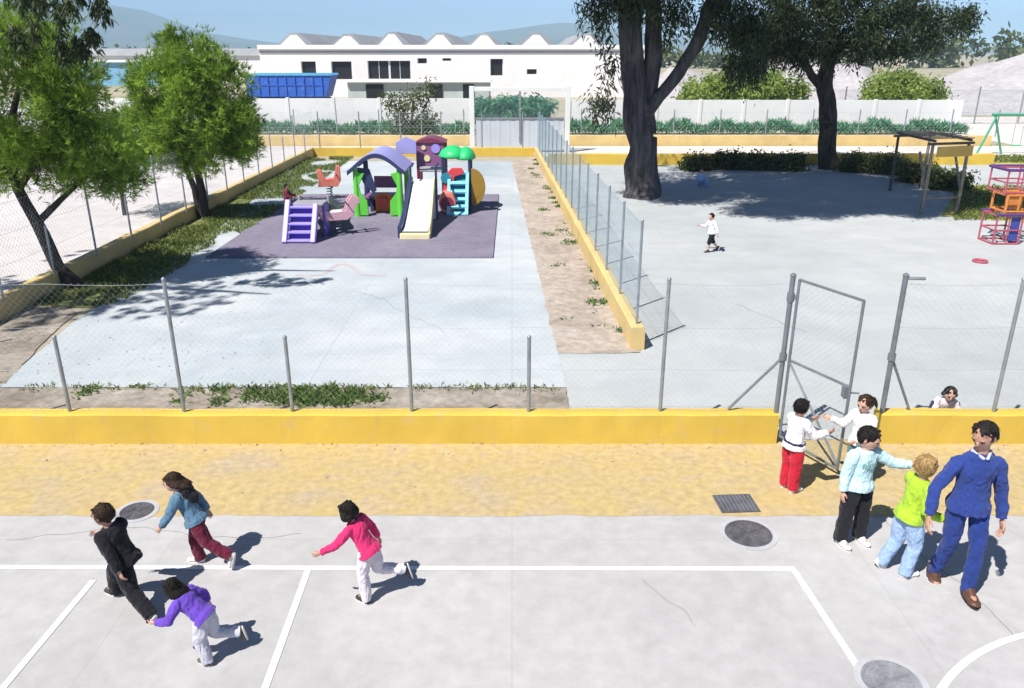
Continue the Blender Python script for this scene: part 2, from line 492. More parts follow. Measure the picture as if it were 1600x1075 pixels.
# ------------------------------------------------------------------ low yellow walls
def low_wall(A, B, th, h, label, m=None, name='low_wall', seg=.22):
    """rendered block wall with a slightly uneven top"""
    A, B = V(A), V(B); L = (B - A).length; t = (B - A) / L; q = V((-t.y, t.x, 0)) * th
    n = max(2, int(L / seg)); mb = MB(); base = 0
    vs = []
    for i in range(n + 1):
        p = A + t * L * i / n
        dz = .014 * noise.noise(p * .9) + .010 * noise.noise(p * 3.7); e = q * .05 * noise.noise(p * 1.7 + V((3,0,0))) + q * .04 * noise.noise(p * 4.1)
        b = .018
        vs += [p, p + V((0,0,h + dz - b)) + e, p + e + q.normalized() * b + V((0,0,h + dz)), p + q - q.normalized() * b + V((0,0,h + dz)), p + q + V((0,0,h + dz - b)), p + q]
    fs = []
    for i in range(n):
        for k in range(5):
            a0 = i * 6 + k; fs.append((a0, a0 + 1, a0 + 7, a0 + 6))
    fs += [(0,5,4,3,2,1), tuple(n * 6 + k for k in range(6))]
    mb.add(vs, fs)
    o = mb.build(name, m or M['wall_y'])
    return tag(o, label, 'wall')
WF = 8.87
GX0, GX1 = 3.30, 4.55
low_wall((-9.5,WF,0), (GX0,WF,0), .2, .41, 'long yellow low wall under the front fence, left of the gate')
low_wall((GX1,WF,0), (13,WF,0), .2, .41, 'short stretch of yellow low wall right of the gate behind the man')
low_wall((XL,9.08,0), (XL,38.2,0), .2, .40, 'yellow low wall along the left street behind the pine trunks', M['wall_pale'])
low_wall((-9.29,38,0), (1.05,38,0), .2, .40, 'yellow low wall at the far end of the playground')
low_wall((2.17,12.2,0), (1.28,37.98,0), .22, .40, 'yellow low wall between the playground and the yard', M['wall_pale'])
low_wall((1.62,35.2,0), (21,35.2,0), .2, .45, 'yellow low wall behind the big trees at the back of the yard')
low_wall((-16,42.5,0), (-2.1,42.5,0), .2, .52, 'far ochre wall left of the white entrance frame', M['wall_pale'])
low_wall((2.9,42.5,0), (25,42.5,0), .2, .52, 'far ochre wall right of the white entrance frame', M['wall_pale'])

# ------------------------------------------------------------------ fences
def tubes4(segs, r):
    """many thin square bars at once; segs (N,2,3)"""
    s = np.asarray(segs, float); d = s[:, 1] - s[:, 0]; L = np.linalg.norm(d, axis=1, keepdims=True); d = d / L
    ref = np.where(np.abs(d[:, 2:3]) < .9, np.array([[0, 0, 1.]]), np.array([[1., 0, 0]]))
    x = np.cross(d, ref); x /= np.linalg.norm(x, axis=1, keepdims=True); y = np.cross(d, x)
    vs = []
    for e in (0, 1):
        for sx, sy in ((1, 1), (-1, 1), (-1, -1), (1, -1)):
            vs.append(s[:, e] + (x * sx + y * sy) * r * .75)
    v = np.stack(vs, 1).reshape(-1, 3)
    n = len(s); b = (np.arange(n) * 8)[:, None]
    f = np.concatenate([b + np.array([[k, (k + 1) % 4, 4 + (k + 1) % 4, 4 + k]]) for k in range(4)], 0)
    return v, f

def np_obj(name, v, f, m, parent=None, tint=None, smooth=False):
    me = bpy.data.meshes.new(name)
    off = np.array(base_of(parent)); v = v - off
    k = f.shape[1]
    me.vertices.add(len(v)); me.vertices.foreach_set('co', v.astype('f').ravel())
    me.loops.add(f.size); me.loops.foreach_set('vertex_index', f.astype('i').ravel())
    me.polygons.add(len(f)); me.polygons.foreach_set('loop_start', np.arange(0, f.size, k, dtype='i'))
    me.update(calc_edges=True)
    if tint is not None:
        at = me.attributes.new('tint', 'FLOAT', 'POINT'); at.data.foreach_set('value', tint.astype('f'))
    me.materials.append(m)
    o = bpy.data.objects.new(name, me); link(o, parent)
    return o

def chain_link(A, B, z0, z1, pitch):
    A, B = V(A), V(B); L = (B - A).length; t = (B - A) / L; h = z1 - z0
    st = pitch * 1.414; segs = []
    x = -h
    while x < L:
        for sgn in (1, -1):
            xa, za, xb, zb = (x, 0, x + h, h) if sgn > 0 else (x + h, 0, x, h)
            lo, hi = min(xa, xb), max(xa, xb)
            # clip to 0..L
            def at(xx): return za + (xx - xa) / (xb - xa) * (zb - za)
            l2, h2 = max(lo, 0), min(hi, L)
            if h2 - l2 < .01: continue
            p, q = A + t * l2, A + t * h2
            o = .002 * sgn
            segs.append(((p.x, p.y + o, z0 + at(l2)), (q.x, q.y + o, z0 + at(h2))))
        x += st
    return segs

def post_mb(p, z0, z1, r, cap=True):
    mb = MB(); mb.tube([(p.x, p.y, z0), (p.x, p.y, z1)], r, 10)
    if cap: mb.tube([(p.x, p.y, z1), (p.x, p.y, z1 + .012), (p.x, p.y, z1 + .03)], [r * 1.18, r * 1.18, r * .5], 10)
    return mb

def fence(A, B, zb, posts, label, pitch=.06, wr=.0011, top=2.0, wires=4, group=None, m_post=None, m_wire=None, pr=.023, mesh=True):
    A, B = V(A), V(B)
    root = thing('chain_link_fence', (A.x, A.y, 0), label, 'fence', group)
    L = (B - A).length; t = (B - A) / L
    for s, ht in posts:
        post_mb(A + t * s, zb - .05, zb + ht, pr).build('post', m_post or M['galv'], root, True)
    if mesh:
        v, f = tubes4(chain_link(A, B, zb + .03, zb + top, pitch), wr)
        np_obj('wire_mesh', v, f, m_wire or M['wire'], root)
    segs = []
    for i in range(wires):
        z = zb + .04 + (top - .05) * i / (wires - 1)
        # the tension wire sags a little between posts
        segs = []
        ss = [0] + [q for q, _ in posts] + [L]
        for s0, s1 in zip(ss, ss[1:]):
            if s1 - s0 < .05: continue
            for k in range(4):
                u0, u1 = k / 4, (k + 1) / 4
                f0, f1 = [-.02 * 4 * u * (1 - u) for u in (u0, u1)]
                p, q = A + t * (s0 + (s1 - s0) * u0), A + t * (s0 + (s1 - s0) * u1)
                segs.append(((p.x, p.y, z + f0), (q.x, q.y, z + f1)))
        v, f = tubes4(segs, max(.0014, wr * 1.6))
        np_obj('tension_wire', v, f, m_wire or M['wire'], root)
    return root

zf = .40
yF = WF + .1
def s_of(u, v, x0):     # distance along the front wall of the post seen at a pixel
    return D(u, v, yF).x - x0
fa, fb = V((-9.4, yF, 0)), V((GX0 - .06, yF, 0))
posts = []
for u, v, ht in ((107,632,.98), (286,632,1.70), (456,632,.98), (643,632,1.70), (826,632,.98), (1032,632,1.70)):
    posts.append((s_of(u, v, fa.x), ht))
posts = [(posts[0][0] - 1.72, 1.70)] + posts
fence(fa, fb, zf, posts, 'tall chain link fence on the front yellow wall, tall and short posts, left of gate', top=1.66, wr=.0006)
fa2, fb2 = V((GX1 + .06, yF, 0)), V((12.5, yF, 0))
fence(fa2, fb2, zf, [(s_of(1555, 632, fa2.x), 1.70), (s_of(1555, 632, fa2.x) + 1.6, .98), (s_of(1555, 632, fa2.x) + 3.2, 1.7)], 'chain link fence on the front yellow wall, right of gate', top=1.66, wr=.0006)
# left street fence
fa, fb = V((XL + .1, 9.4, 0)), V((XL + .1, 37.9, 0))
lp = []
y = 13.75; k = 0
while y < 37.5:
    lp.append((y - fa.y, 1.70 if k % 2 == 0 else .98)); y += 1.72; k += 1
lp = [(.6, 1.7), (2.6, .98)] + lp
fence(fa, fb, zf, lp, 'chain link fence standing on the left wall beside the street', pitch=.08, wr=.0012, top=1.66)
# fence on the wall between playground and yard
A_, B_ = V((2.06, 12.3, 0)), V((1.18, 37.9, 0)); mid_len = (B_ - A_).length
fence(A_, B_, zf, [(.1 + i * 1.71, 1.70 if i % 2 == 0 else 1.70) for i in range(15)], 'chain link fence on the wall between playground and yard, seen end on', pitch=.06, wr=.0013, top=1.66, m_wire=M['wire_green'], pr=.022)
# far fences
fence((-9.2,38.1,0), (1.0,38.1,0), zf, [(.2 + i * 1.9, 1.6) for i in range(6)], 'chain link fence on the far playground wall', pitch=.14, wr=.002, top=1.5, pr=.03)
fence((-16,42.6,0), (-2.3,42.6,0), .5, [(.3 + i * 2.2, 1.3) for i in range(7)], 'thin wire fence on the far ochre wall left of the entrance', pitch=.16, wr=.002, top=1.2, pr=.03)
fence((3.1,42.6,0), (25,42.6,0), .5, [(.5 + i * 2.4, 1.3) for i in range(10)], 'thin wire fence on the far ochre wall right of the entrance', pitch=.16, wr=.002, top=1.2, pr=.03)
fence((22,56,0), (46,56,0), 0, [(.5 + i * 3.0, 2.4) for i in range(9)], 'tall grey mesh fence before the gravel heap at far right', pitch=.12, wr=.004, top=2.2, pr=.05, m_wire=M['wire_green'])

# ------------------------------------------------------------------ the gate
def gate_post(root, p, h, brace_to):
    po = post_mb(p, 0, h, .031).build('gate_post', M['galv_dark'], root, True)
    b = MB(); b.tube([(p.x, p.y, 1.15), brace_to], .017, 8); b.tube([(p.x, p.y, 1.11), (p.x, p.y, 1.19)], .046, 10)
    b.build('brace', M['galv_dark'], po, True)
    return po
gp = V((GX0 - .03, WF + .06, 0)); gq = V((GX1 + .03, WF + .06, 0))
gr = thing('gate', (gp.x, gp.y, 0), 'open steel mesh gate swung out from the gap in the yellow wall', 'gate')
pl = gate_post(gr, gp, 2.16, (gp.x - .58, WF + .12, .43)); pr_ = gate_post(gr, gq, 2.16, (gq.x + .36, WF + .12, .43))
arm_ = MB(); arm_.tube([(gq.x - .02, gq.y, 2.13), (gq.x + .22, gq.y - .02, 2.13)], .02, 8); arm_.build('catch_arm', M['galv'], gr, True)
H0 = gp + V((.07, -.03, 0)); T0 = V((3.74, 8.07, 0)); gd = (T0 - H0); gL = gd.length; gd.normalize()
z0, z1 = .10, 2.12
fr = MB()
for s in (0, gL): 
    p = H0 + gd * s; fr.tube([(p.x, p.y, z0), (p.x, p.y, z1)], .018, 8)
for z in (z0, 1.12, z1):
    fr.tube([(H0.x, H0.y, z), (T0.x, T0.y, z)], .016, 8)
leaf = fr.build('gate_leaf', M['galv_dark'], gr, True)
dg_ = MB(); dg_.tube([(H0.x, H0.y, 1.10), (T0.x, T0.y, .14)], .014, 8); dg_.build('diagonal_bar', M['galv_dark'], leaf, True)
v, f = tubes4(chain_link(H0, T0, z0, z1, .055), .0011); np_obj('wire_mesh', v, f, M['wire'], leaf)
lt = MB(); p = H0 + gd * (gL - .05); lt.box((p.x, p.y, 1.05), (.06, .09, .14)); lt.tube([(p.x + .03, p.y - .03, 1.05), (p.x + .13, p.y - .05, 1.05)], .011, 8)
lt.build('latch', M['galv_dark'], leaf)
for z in (.3, 1.9):
    hb = MB(); hb.tube([(gp.x, gp.y, z - .05), (gp.x, gp.y, z + .05)], .044, 10); hb.bar((gp.x, gp.y, z), (H0.x, H0.y, z), .03, .05); hb.build('hinge', M['galv_dark'], gr, True)

# ------------------------------------------------------------------ drain covers
def manhole(p, r, label, lid='iron', rz=0):
    root = thing('manhole_cover', (p.x, p.y, 0), label, 'manhole cover')
    c = MB(); n = 40
    vo = [(p.x + (r + .055) * math.cos(2*math.pi*i/n), p.y + (r + .055) * math.sin(2*math.pi*i/n)) for i in range(n)]
    c.prism(vo, .001, .0125); c.build('concrete_collar', M['collar'], root)
    c = MB(); vi = [(p.x + r * math.cos(2*math.pi*i/n), p.y + r * math.sin(2*math.pi*i/n)) for i in range(n)]
    c.prism(vi, .001, .019)
    for k in range(5):
        rr = r * (.9 - k * .17)
        c.tube([(p.x + rr * math.cos(2*math.pi*i/n), p.y + rr * math.sin(2*math.pi*i/n), .019) for i in range(n + 1)], .006, 5, cap=False)
    for k in range(12):
        a = 2*math.pi*k/12 + rz
        c.bar((p.x + r*.3*math.cos(a), p.y + r*.3*math.sin(a), .02), (p.x + r*.85*math.cos(a), p.y + r*.85*math.sin(a), .02), .012, .008)
    c.build('iron_lid', M[lid], root)
    return root
manhole(G(1169,835), .235, 'round iron manhole cover near the court corner, complete and closest to the gate')
manhole(G(214,800), .17, 'round iron manhole cover behind the running child in black', rz=.2)
M['worn_iron'] = mat('worn_pale_iron', (.22,.23,.25), .8, .3, 7, .1, .4, 60, .3, dirt=(.34,.34,.35))
manhole(G(1392,1066), .22, 'faint grey worn manhole cover at the bottom edge by the court line', 'worn_iron', .4)
g0 = G(1150,788); gt = thing('drain_grate', (g0.x, g0.y, 0), 'rectangular grey iron drain plate beside the round manhole', 'drain')
c = MB(); c.box((g0.x, g0.y, .009), (.42, .36, .014), rz=.06); c.build('plate', M['iron'], gt)
c = MB()
for k in range(9): c.box((g0.x + (k - 4) * .042, g0.y, .0195), (.018, .31, .007), rz=.06)
c.build('ribs', M['galv_dark'], gt)

# ------------------------------------------------------------------ vegetation
def unit(n):
    d = rng.normal(size=(n, 3)); return d / np.linalg.norm(d, axis=1, keepdims=True)

def kites(base, dirs, L, W, bend=None):
    """one kite-shaped leaf per row"""
    n = len(base)
    s = np.cross(dirs, unit(n)); s /= (np.linalg.norm(s, axis=1, keepdims=True) + 1e-9)
    mid = base + dirs * (L * .45)[:, None]
    tip = base + dirs * L[:, None]
    if bend is not None: tip[:, 2] -= bend * L
    v = np.stack([base, mid + s * (W / 2)[:, None], tip, mid - s * (W / 2)[:, None]], 1).reshape(-1, 3)
    f = np.arange(n * 4).reshape(-1, 4)
    return v, f

def cluster_points(clumps, nsub, per, spread, shell=.45):
    """uneven sprays: sub-centres in each clump, leaves round each"""
    P, C, K, T = [], [], [], []
    for c, r, wgt in clumps:
        m = max(3, int(nsub * wgt))
        d = unit(m); rad = shell + (1 - shell) * rng.random(m) ** .6
        sc = np.array(c) + d * rad[:, None] * np.array(r)
        tone = rng.random(m)
        k = rng.integers(int(per * .6), int(per * 1.4), m)
        idx = np.repeat(np.arange(m), k)
        q = sc[idx] + rng.normal(size=(len(idx), 3)) * spread
        P.append(q); C.append(sc[idx]); T.append(tone[idx]); K.append(np.broadcast_to(np.array(c), q.shape))
    return np.concatenate(P), np.concatenate(C), np.concatenate(T), np.concatenate(K)

def limb_tree(root, limbs, m, n=9, wob=.12):
    """trunk then limbs as children of the thing; each limb is a polyline with radii"""
    out = []
    for i, (name, pts, rad) in enumerate(limbs):
        # subdivide for a natural line
        P, Q = [], []
        for a in range(len(pts) - 1):
            for k in range(4):
                t = k / 4; p = V(pts[a]).lerp(V(pts[a + 1]), t)
                if not (a == 0 and k == 0): p = p + V((noise.noise(p * .9), noise.noise(p * .9 + V((5,0,0))), 0)) * .5 * rad[a]
                P.append(p); Q.append(rad[a] + (rad[a + 1] - rad[a]) * t)
        P.append(V(pts[-1])); Q.append(rad[-1])
        mb = MB(); mb.tube(P, Q, n, wob=wob)
        out.append(mb.build(name, m, root, True, auto=False))
    return out

def pine_crown(root, clumps, nsub=26, per=34, L=.15, W=.016, spread=.14, blades=8):
    P, C, T, K = cluster_points(clumps, nsub, per, spread, .35)
    n = len(P)
    out = (P - K); out /= np.linalg.norm(out, axis=1, keepdims=True) + 1e-6
    d0 = out * .7 + np.array([0, 0, .45]) + unit(n) * .5
    base = np.repeat(P, blades, 0); d = np.repeat(d0, blades, 0) + unit(n * blades) * .75
    d /= np.linalg.norm(d, axis=1, keepdims=True)
    LL = L * (.6 + .8 * rng.random(n * blades)); WW = np.full(n * blades, W) * (.7 + .6 * rng.random(n * blades))
    v, f = kites(base, d, LL, WW)
    tint = np.repeat(np.clip(.05 + .75 * np.repeat(T, blades) + .3 * (rng.random(n * blades) - .4), 0, 1), 4)
    return np_obj('crown', v, f, M['pine'], root, tint)

def leaf_crown(root, clumps, nsub, per, L, W, spread, m, droop=.7, shell=.35, name='crown', strands=None):
    P, C, T, K = cluster_points(clumps, nsub, per, spread, shell)
    n = len(P)
    if strands:
        P[:, 2] -= rng.random(n) ** 1.5 * strands * (rng.random(n) < .6)
        xy = C[:, :2] + (P[:, :2] - C[:, :2]) * .75; P[:, :2] = xy
    d = unit(n) + np.array([0, 0, -droop]); d /= np.linalg.norm(d, axis=1, keepdims=True)
    LL = L * (.6 + .8 * rng.random(n)); WW = W * (.7 + .6 * rng.random(n))
    v, f = kites(P, d, LL, WW, bend=np.full(n, .12))
    tint = np.repeat(np.clip(.1 + .55 * T + .45 * (rng.random(n) - .3), 0, 1), 4)
    return np_obj(name, v, f, m, root, tint)

def pxc(u, v, Y, ru, rv, ry, wgt=1.0):
    """a foliage clump: centre seen at a pixel at the distance Y, radii in photo pixels and metres"""
    c = D(u, v, Y); s = (c - V((0,0,H))).length / F
    return (tuple(c), (ru * s, ry, rv * s), wgt)

# left pine, beside the front corner of the left wall
b0 = G(106, 450); b0.x = max(b0.x, XL + .25)
pt = thing('pine_tree', b0, 'large dark pine at left whose forked trunk leans over the yellow wall', 'tree', 'pines by the left wall')
Y0 = b0.y
limb_tree(pt, [('trunk', [b0 + V((.05,0,-.1)), D(92,420,Y0), D(58,350,Y0), D(30,295,Y0-.1), D(10,230,Y0-.2), D(30,140,Y0), D(40,70,Y0)], [.21,.135,.115,.10,.085,.05,.02]),
               ('limb', [D(57,349,Y0), D(95,312,Y0), D(135,275,Y0+.1), D(175,230,Y0+.2)], [.075,.055,.045,.02]),
               ('limb', [D(30,295,Y0), D(75,230,Y0-.3), D(110,150,Y0-.3)], [.07,.05,.02]),
               ('limb', [D(20,270,Y0), D(-40,200,Y0+.3), D(-70,120,Y0+.4)], [.07,.05,.02])], M['bark'])
pine_crown(pt, [pxc(20,110,Y0,75,62,.9,1.3), pxc(95,130,Y0-.3,52,70,.8,1.2), pxc(140,225,Y0-.1,52,34,.7,.8), pxc(60,210,Y0-.2,75,50,1,1.3), pxc(0,250,Y0,60,38,.9,1),
                pxc(165,262,Y0+.2,58,22,.6,.5), pxc(-60,170,Y0+.2,70,80,1,1.2), pxc(20,40,Y0+.1,40,36,.7,.6), pxc(110,272,Y0,50,22,.6,.4), pxc(185,285,Y0+.1,36,10,.4,.25)], 38, 34, spread=.125)
# second pine
b1 = G(321, 340)
pt = thing('pine_tree', b1, 'round bright green pine standing alone beyond the large left pine', 'tree', 'pines by the left wall')
Y1 = b1.y
limb_tree(pt, [('trunk', [b1 + V((0,0,-.1)), D(316,300,Y1), D(306,262,Y1), D(300,200,Y1), D(296,130,Y1), D(295,85,Y1)], [.15,.115,.10,.08,.05,.02]),
               ('trunk', [b1 + V((-.12,.02,-.1)), D(304,296,Y1), D(285,250,Y1), D(255,190,Y1)], [.12,.09,.07,.03]),
               ('limb', [D(308,270,Y1), D(340,230,Y1), D(365,170,Y1)], [.06,.045,.02])], M['bark'])
pine_crown(pt, [pxc(296,105,Y1,48,42,1,1), pxc(250,135,Y1-.2,42,44,.9,.9), pxc(345,140,Y1-.2,42,44,.9,.9), pxc(285,180,Y1-.6,66,46,1,1.3), pxc(360,195,Y1,38,38,.9,.9), pxc(235,195,Y1-.2,40,34,.9,.8),
                pxc(325,235,Y1-.3,55,26,.9,.8), pxc(255,235,Y1-.3,44,22,.8,.6), pxc(380,225,Y1,20,18,.5,.25)], 46, 38, L=.17, W=.019, spread=.15)
# third, low and pale, between them
b2 = G(188, 352); b2.y += 1.5; b2.x = D(190, 300, b2.y).x
pt = thing('pine_tree', b2, 'small low pine filling the gap between the two larger pines', 'tree', 'pines by the left wall')
Y2 = b2.y
limb_tree(pt, [('trunk', [b2 + V((0,0,-.1)), D(190,300,Y2), D(186,240,Y2), D(190,200,Y2)], [.08,.06,.05,.02])], M['bark'])
pine_crown(pt, [pxc(198,205,Y2,30,32,.8,.8), pxc(170,228,Y2,32,30,.8,.8), pxc(206,248,Y2-.3,34,26,.8,.8), pxc(160,190,Y2+.2,24,20,.7,.4)], 26, 32, spread=.18)

# eucalyptus rooted outside the frame at left: its hanging sprays show in the top left corner
e0 = V((-13.6, 13.6, 0))
et = thing('eucalyptus_tree', e0, 'tall eucalyptus hanging dark sprays into the top left corner', 'tree', 'eucalyptus trees')
limb_tree(et, [('trunk', [e0, e0 + V((.2,0,3)), e0 + V((.5,-.3,6)), e0 + V((1.0,-.5,9))], [.42,.32,.25,.12]),
               ('limb', [e0 + V((.4,-.2,5)), (-11.2,13.4,6.9), (-8.8,13.8,7.0), (-7.2,13.9,6.6)], [.16,.11,.06,.02]),
               ('limb', [e0 + V((.6,-.3,6.5)), (-11.0,11.6,8.4), (-9.2,11,8.8)], [.14,.09,.03])], M['bark_pale'])
cl = [pxc(18,-12,13.9,40,16,.5,.34), pxc(70,-8,13.7,36,14,.5,.30), pxc(48,34,13.7,5,20,.12,.05), pxc(90,30,13.8,7,30,.15,.10), pxc(128,-4,13.8,22,12,.4,.20), pxc(150,18,13.8,10,26,.2,.12), pxc(140,52,13.8,4,18,.12,.05), pxc(98,72,13.8,4,14,.1,.035), pxc(125,70,13.8,4,14,.1,.035), pxc(20,40,13.8,6,18,.15,.06)]
cl = [(c, r, g * .65) for c, r, g in cl]
cl += [((-13.2,10.8,7.4),(2.2,1.4,1.0),3.2), ((-11.0,11.4,7.8),(1.9,1.4,.9),2.6), ((-15.2,11.4,7.6),(2.0,1.6,1.1),2.6), ((-12.4,12.6,8.4),(2.2,1.6,1.2),2.4), ((-13.5,14.5,8.6),(1.8,1.6,1.2),1.2)]
leaf_crown(et, cl, 40, 50, .15, .035, .055, M['euc'], 1.1, .2, strands=.18)

# the big eucalyptus in the yard
t0 = G(1003, 308); YT1 = t0.y
et = thing('eucalyptus_tree', t0, 'huge eucalyptus with a thick forking trunk standing in the yard', 'tree', 'eucalyptus trees')
limb_tree(et, [('trunk', [t0 + V((0,0,-.7)), D(1001,285,YT1), D(1000,250,YT1), D(999,200,YT1), D(994,150,YT1), D(988,80,YT1), D(985,0,YT1), D(982,-80,YT1), D(980,-170,YT1)], [.80,.56,.45,.42,.42,.39,.36,.28,.16]),
               ('trunk', [D(1012,210,YT1+.1), D(1016,150,YT1+.15), D(1021,80,YT1+.2), D(1020,0,YT1+.2), D(1024,-90,YT1+.3), D(1040,-180,YT1+.3)], [.28,.29,.27,.24,.18,.1]),
               ('limb', [D(1012,180,YT1-.05), D(1030,150,YT1-.1), D(1062,112,YT1-.2), D(1086,72,YT1-.3), D(1105,30,YT1-.4), D(1128,-40,YT1-.5), D(1160,-130,YT1-.8)], [.24,.20,.20,.21,.21,.18,.1]),
               ('limb', [D(986,30,YT1), D(950,-30,YT1-.5), D(905,-60,YT1-1)], [.2,.14,.05]),
               ('limb', [D(1105,30,YT1-.4), D(1150,-10,YT1-1), D(1200,-50,YT1-2)], [.16,.12,.05]),
               ('limb', [(4.1,26.6,7.2), (4.6,24,8.2), (5.4,21.5,8.6), (7.6,20.6,8.6)], [.22,.16,.11,.03]), ('limb', [(5.6,26.2,7.6), (8.2,24.6,8.6), (11,22.6,8.9)], [.2,.13,.03]),
               ('limb', [D(1022,215,YT1+.2), D(1022,245,YT1+.3), D(1024,290,YT1+.3)], [.10,.11,.13])], M['bark_pale'], 14, .22)
cl = [pxc(928,0,YT1-.6,24,18,.5,.22), pxc(940,44,YT1-.5,10,24,.3,.09), pxc(952,96,YT1-.5,6,26,.3,.05), pxc(950,140,YT1-.5,5,22,.2,.04), pxc(930,160,YT1-.5,4,12,.2,.02), pxc(1062,5,YT1-.6,22,26,.6,.25), pxc(1042,58,YT1-.4,6,18,.3,.05),
      pxc(1130,20,YT1-.8,36,34,.8,.6), pxc(1168,52,YT1-1,34,34,.8,.6), pxc(1150,98,YT1-1,22,18,.5,.2), pxc(1185,92,YT1-1,14,20,.5,.16), pxc(1000,-10,YT1-.9,60,22,.6,.7)]
for c, r, wgt in (((3.6,26,8.6),(3.4,3.2,1.3),2.2), ((7.2,25.5,8.8),(3.4,3.0,1.4),2.6), ((5.6,23.2,9.4),(3.2,2.6,1.3),2.2), ((9.2,27.2,9),(2.8,2.6,1.5),2.0), ((6,27.5,11),(3.6,3.4,1.8),2.4), ((2.2,24.2,9.5),(2.4,2.4,1.4),1.4), ((8.4,23.4,8.2),(2.4,2.2,1.0),1.8), ((4.5,29.5,9.5),(3,2.6,1.4),1.6), ((4.8,20.6,8.4),(2.3,1.6,.9),2.6), ((8.3,20.9,8.4),(2.4,1.6,.9),2.8), ((1.9,23.0,8.6),(1.8,1.8,.9),1.6), ((11.3,22.2,8.8),(2.0,2.0,1.0),2.2), ((6.4,23.6,8.4),(2.6,2.0,.9),2.2), ((9.0,25.6,8.6),(2.6,2.2,1.0),2.2)):
    cl.append((c, r, wgt * 2.3))
leaf_crown(et, cl, 42, 70, .21, .05, .22, M['euc'], .9, .15, strands=.45)
# the second eucalyptus
t1 = G(1294, 264); YT2 = t1.y
et = thing('eucalyptus_tree', t1, 'broad dark eucalyptus with an S curved trunk behind the shade patch', 'tree', 'eucalyptus trees')
limb_tree(et, [('trunk', [t1 + V((0,0,-.15)), D(1294,240,YT2), D(1297,205,YT2), D(1291,170,YT2), D(1293,130,YT2), D(1297,90,YT2), D(1300,40,YT2), D(1310,-30,YT2)], [.46,.38,.35,.34,.32,.28,.22,.1]),
               ('limb', [D(1291,140,YT2), D(1268,118,YT2-.1), D(1255,90,YT2-.2), D(1235,55,YT2-.3)], [.2,.16,.14,.06]),
               ('limb', [D(1298,80,YT2), D(1350,50,YT2), D(1420,35,YT2), D(1490,25,YT2)], [.16,.12,.07,.03]),
               ('limb', [D(1296,70,YT2), D(1250,20,YT2), D(1200,0,YT2)], [.14,.1,.04])], M['bark'], 12, .2)
cl = [pxc(1215,40,YT2-1,60,48,1.2,1.4), pxc(1270,30,YT2-1,55,56,1.4,1.6), pxc(1330,40,YT2-1,60,48,1.4,1.6), pxc(1390,35,YT2-.5,50,42,1.2,1.3), pxc(1175,70,YT2-.8,36,40,.9,.8), pxc(1240,78,YT2-1,34,26,.8,.6),
      pxc(1345,68,YT2-.8,46,16,.9,.5), pxc(1415,70,YT2-.3,20,20,.6,.3), pxc(1440,25,YT2,46,26,.8,.8), pxc(1455,58,YT2,26,16,.6,.4), pxc(1490,35,YT2,30,14,.5,.4), pxc(1516,22,YT2,20,9,.4,.2), pxc(1300,-20,YT2,140,30,2.2,2), pxc(1290,-70,YT2,120,40,2.4,2.2)]
leaf_crown(et, cl, 40, 66, .20, .055, .20, M['euc'], .7, .15, strands=.2)

# small tree behind the playhouse roofs
t2 = G(643, 222)
st = thing('small_tree', t2, 'small sparse tree with a dark base behind the play structure', 'tree')
Y3 = t2.y
limb_tree(st, [('trunk', [t2, D(642,205,Y3), D(644,180,Y3), D(645,158,Y3)], [.12,.09,.07,.03]), ('limb', [D(643,200,Y3), D(625,175,Y3), D(622,160,Y3)], [.05,.04,.02]), ('limb', [D(644,195,Y3), D(662,172,Y3), D(672,150,Y3)], [.05,.04,.02])], M['bark'])
leaf_crown(st, [pxc(640,162,Y3,34,20,1,1.2), pxc(625,190,Y3,18,20,.7,.7), pxc(664,186,Y3,17,20,.7,.7), pxc(645,205,Y3,22,14,.7,.7), pxc(672,145,Y3,16,18,.6,.35), pxc(612,158,Y3,14,12,.5,.3)], 26, 26, .2, .075, .2, M['dryshrub'], .2, .2)

def shrub(p, r, hgt, label, cat, m, n=40, per=40, L=.16, W=.07, group=None, name='bush'):
    root = thing(name, p, label, cat, group)
    mb = MB()
    for k in range(5):
        a = k * 1.26; mb.tube([p + V((.04*math.cos(a), .04*math.sin(a), -.05)), p + V((r[0]*.35*math.cos(a), r[1]*.35*math.sin(a), hgt*.45)), p + V((r[0]*.6*math.cos(a), r[1]*.6*math.sin(a), hgt*.75))], [.05*hgt/2, .03*hgt/2, .01], 6)
    mb.build('stems', M['bark'], root, True)
    cl = []
    for k in range(9):
        a = rng.random() * 6.28; q = .6 * rng.random() ** .5
        cl.append(((p.x + r[0]*q*math.cos(a), p.y + r[1]*q*math.sin(a), p.z + hgt*(.32 + .36*rng.random()*(1-q*.6))), (r[0]*.5, r[1]*.5, hgt*.3), 1))
    leaf_crown(root, cl, n, per, L, W, .16 * max(1, hgt / 3), m, .1, .3)
    return root
p = V((14.6, 54.0, 0)); shrub(p, (4.7,2.6), 4.3, 'wide round bush beyond the white wall, left of the curved trunk', 'bush', M['bush'], 60, 55, .28, .12, 'bushes beyond the white wall')
p = V((24.7, 53.6, 0)); shrub(p, (3.4,2.2), 4.2, 'round olive green bush beyond the white wall, right of the curved trunk', 'bush', M['bush'], 60, 55, .28, .12, 'bushes beyond the white wall')
p = V((.2, 53.5, 0)); shrub(p, (3.0,1.2), 2.3, 'dark green shrub seen through the mesh of the entrance frame', 'bush', M['hedge'], 50, 50, .25, .11)

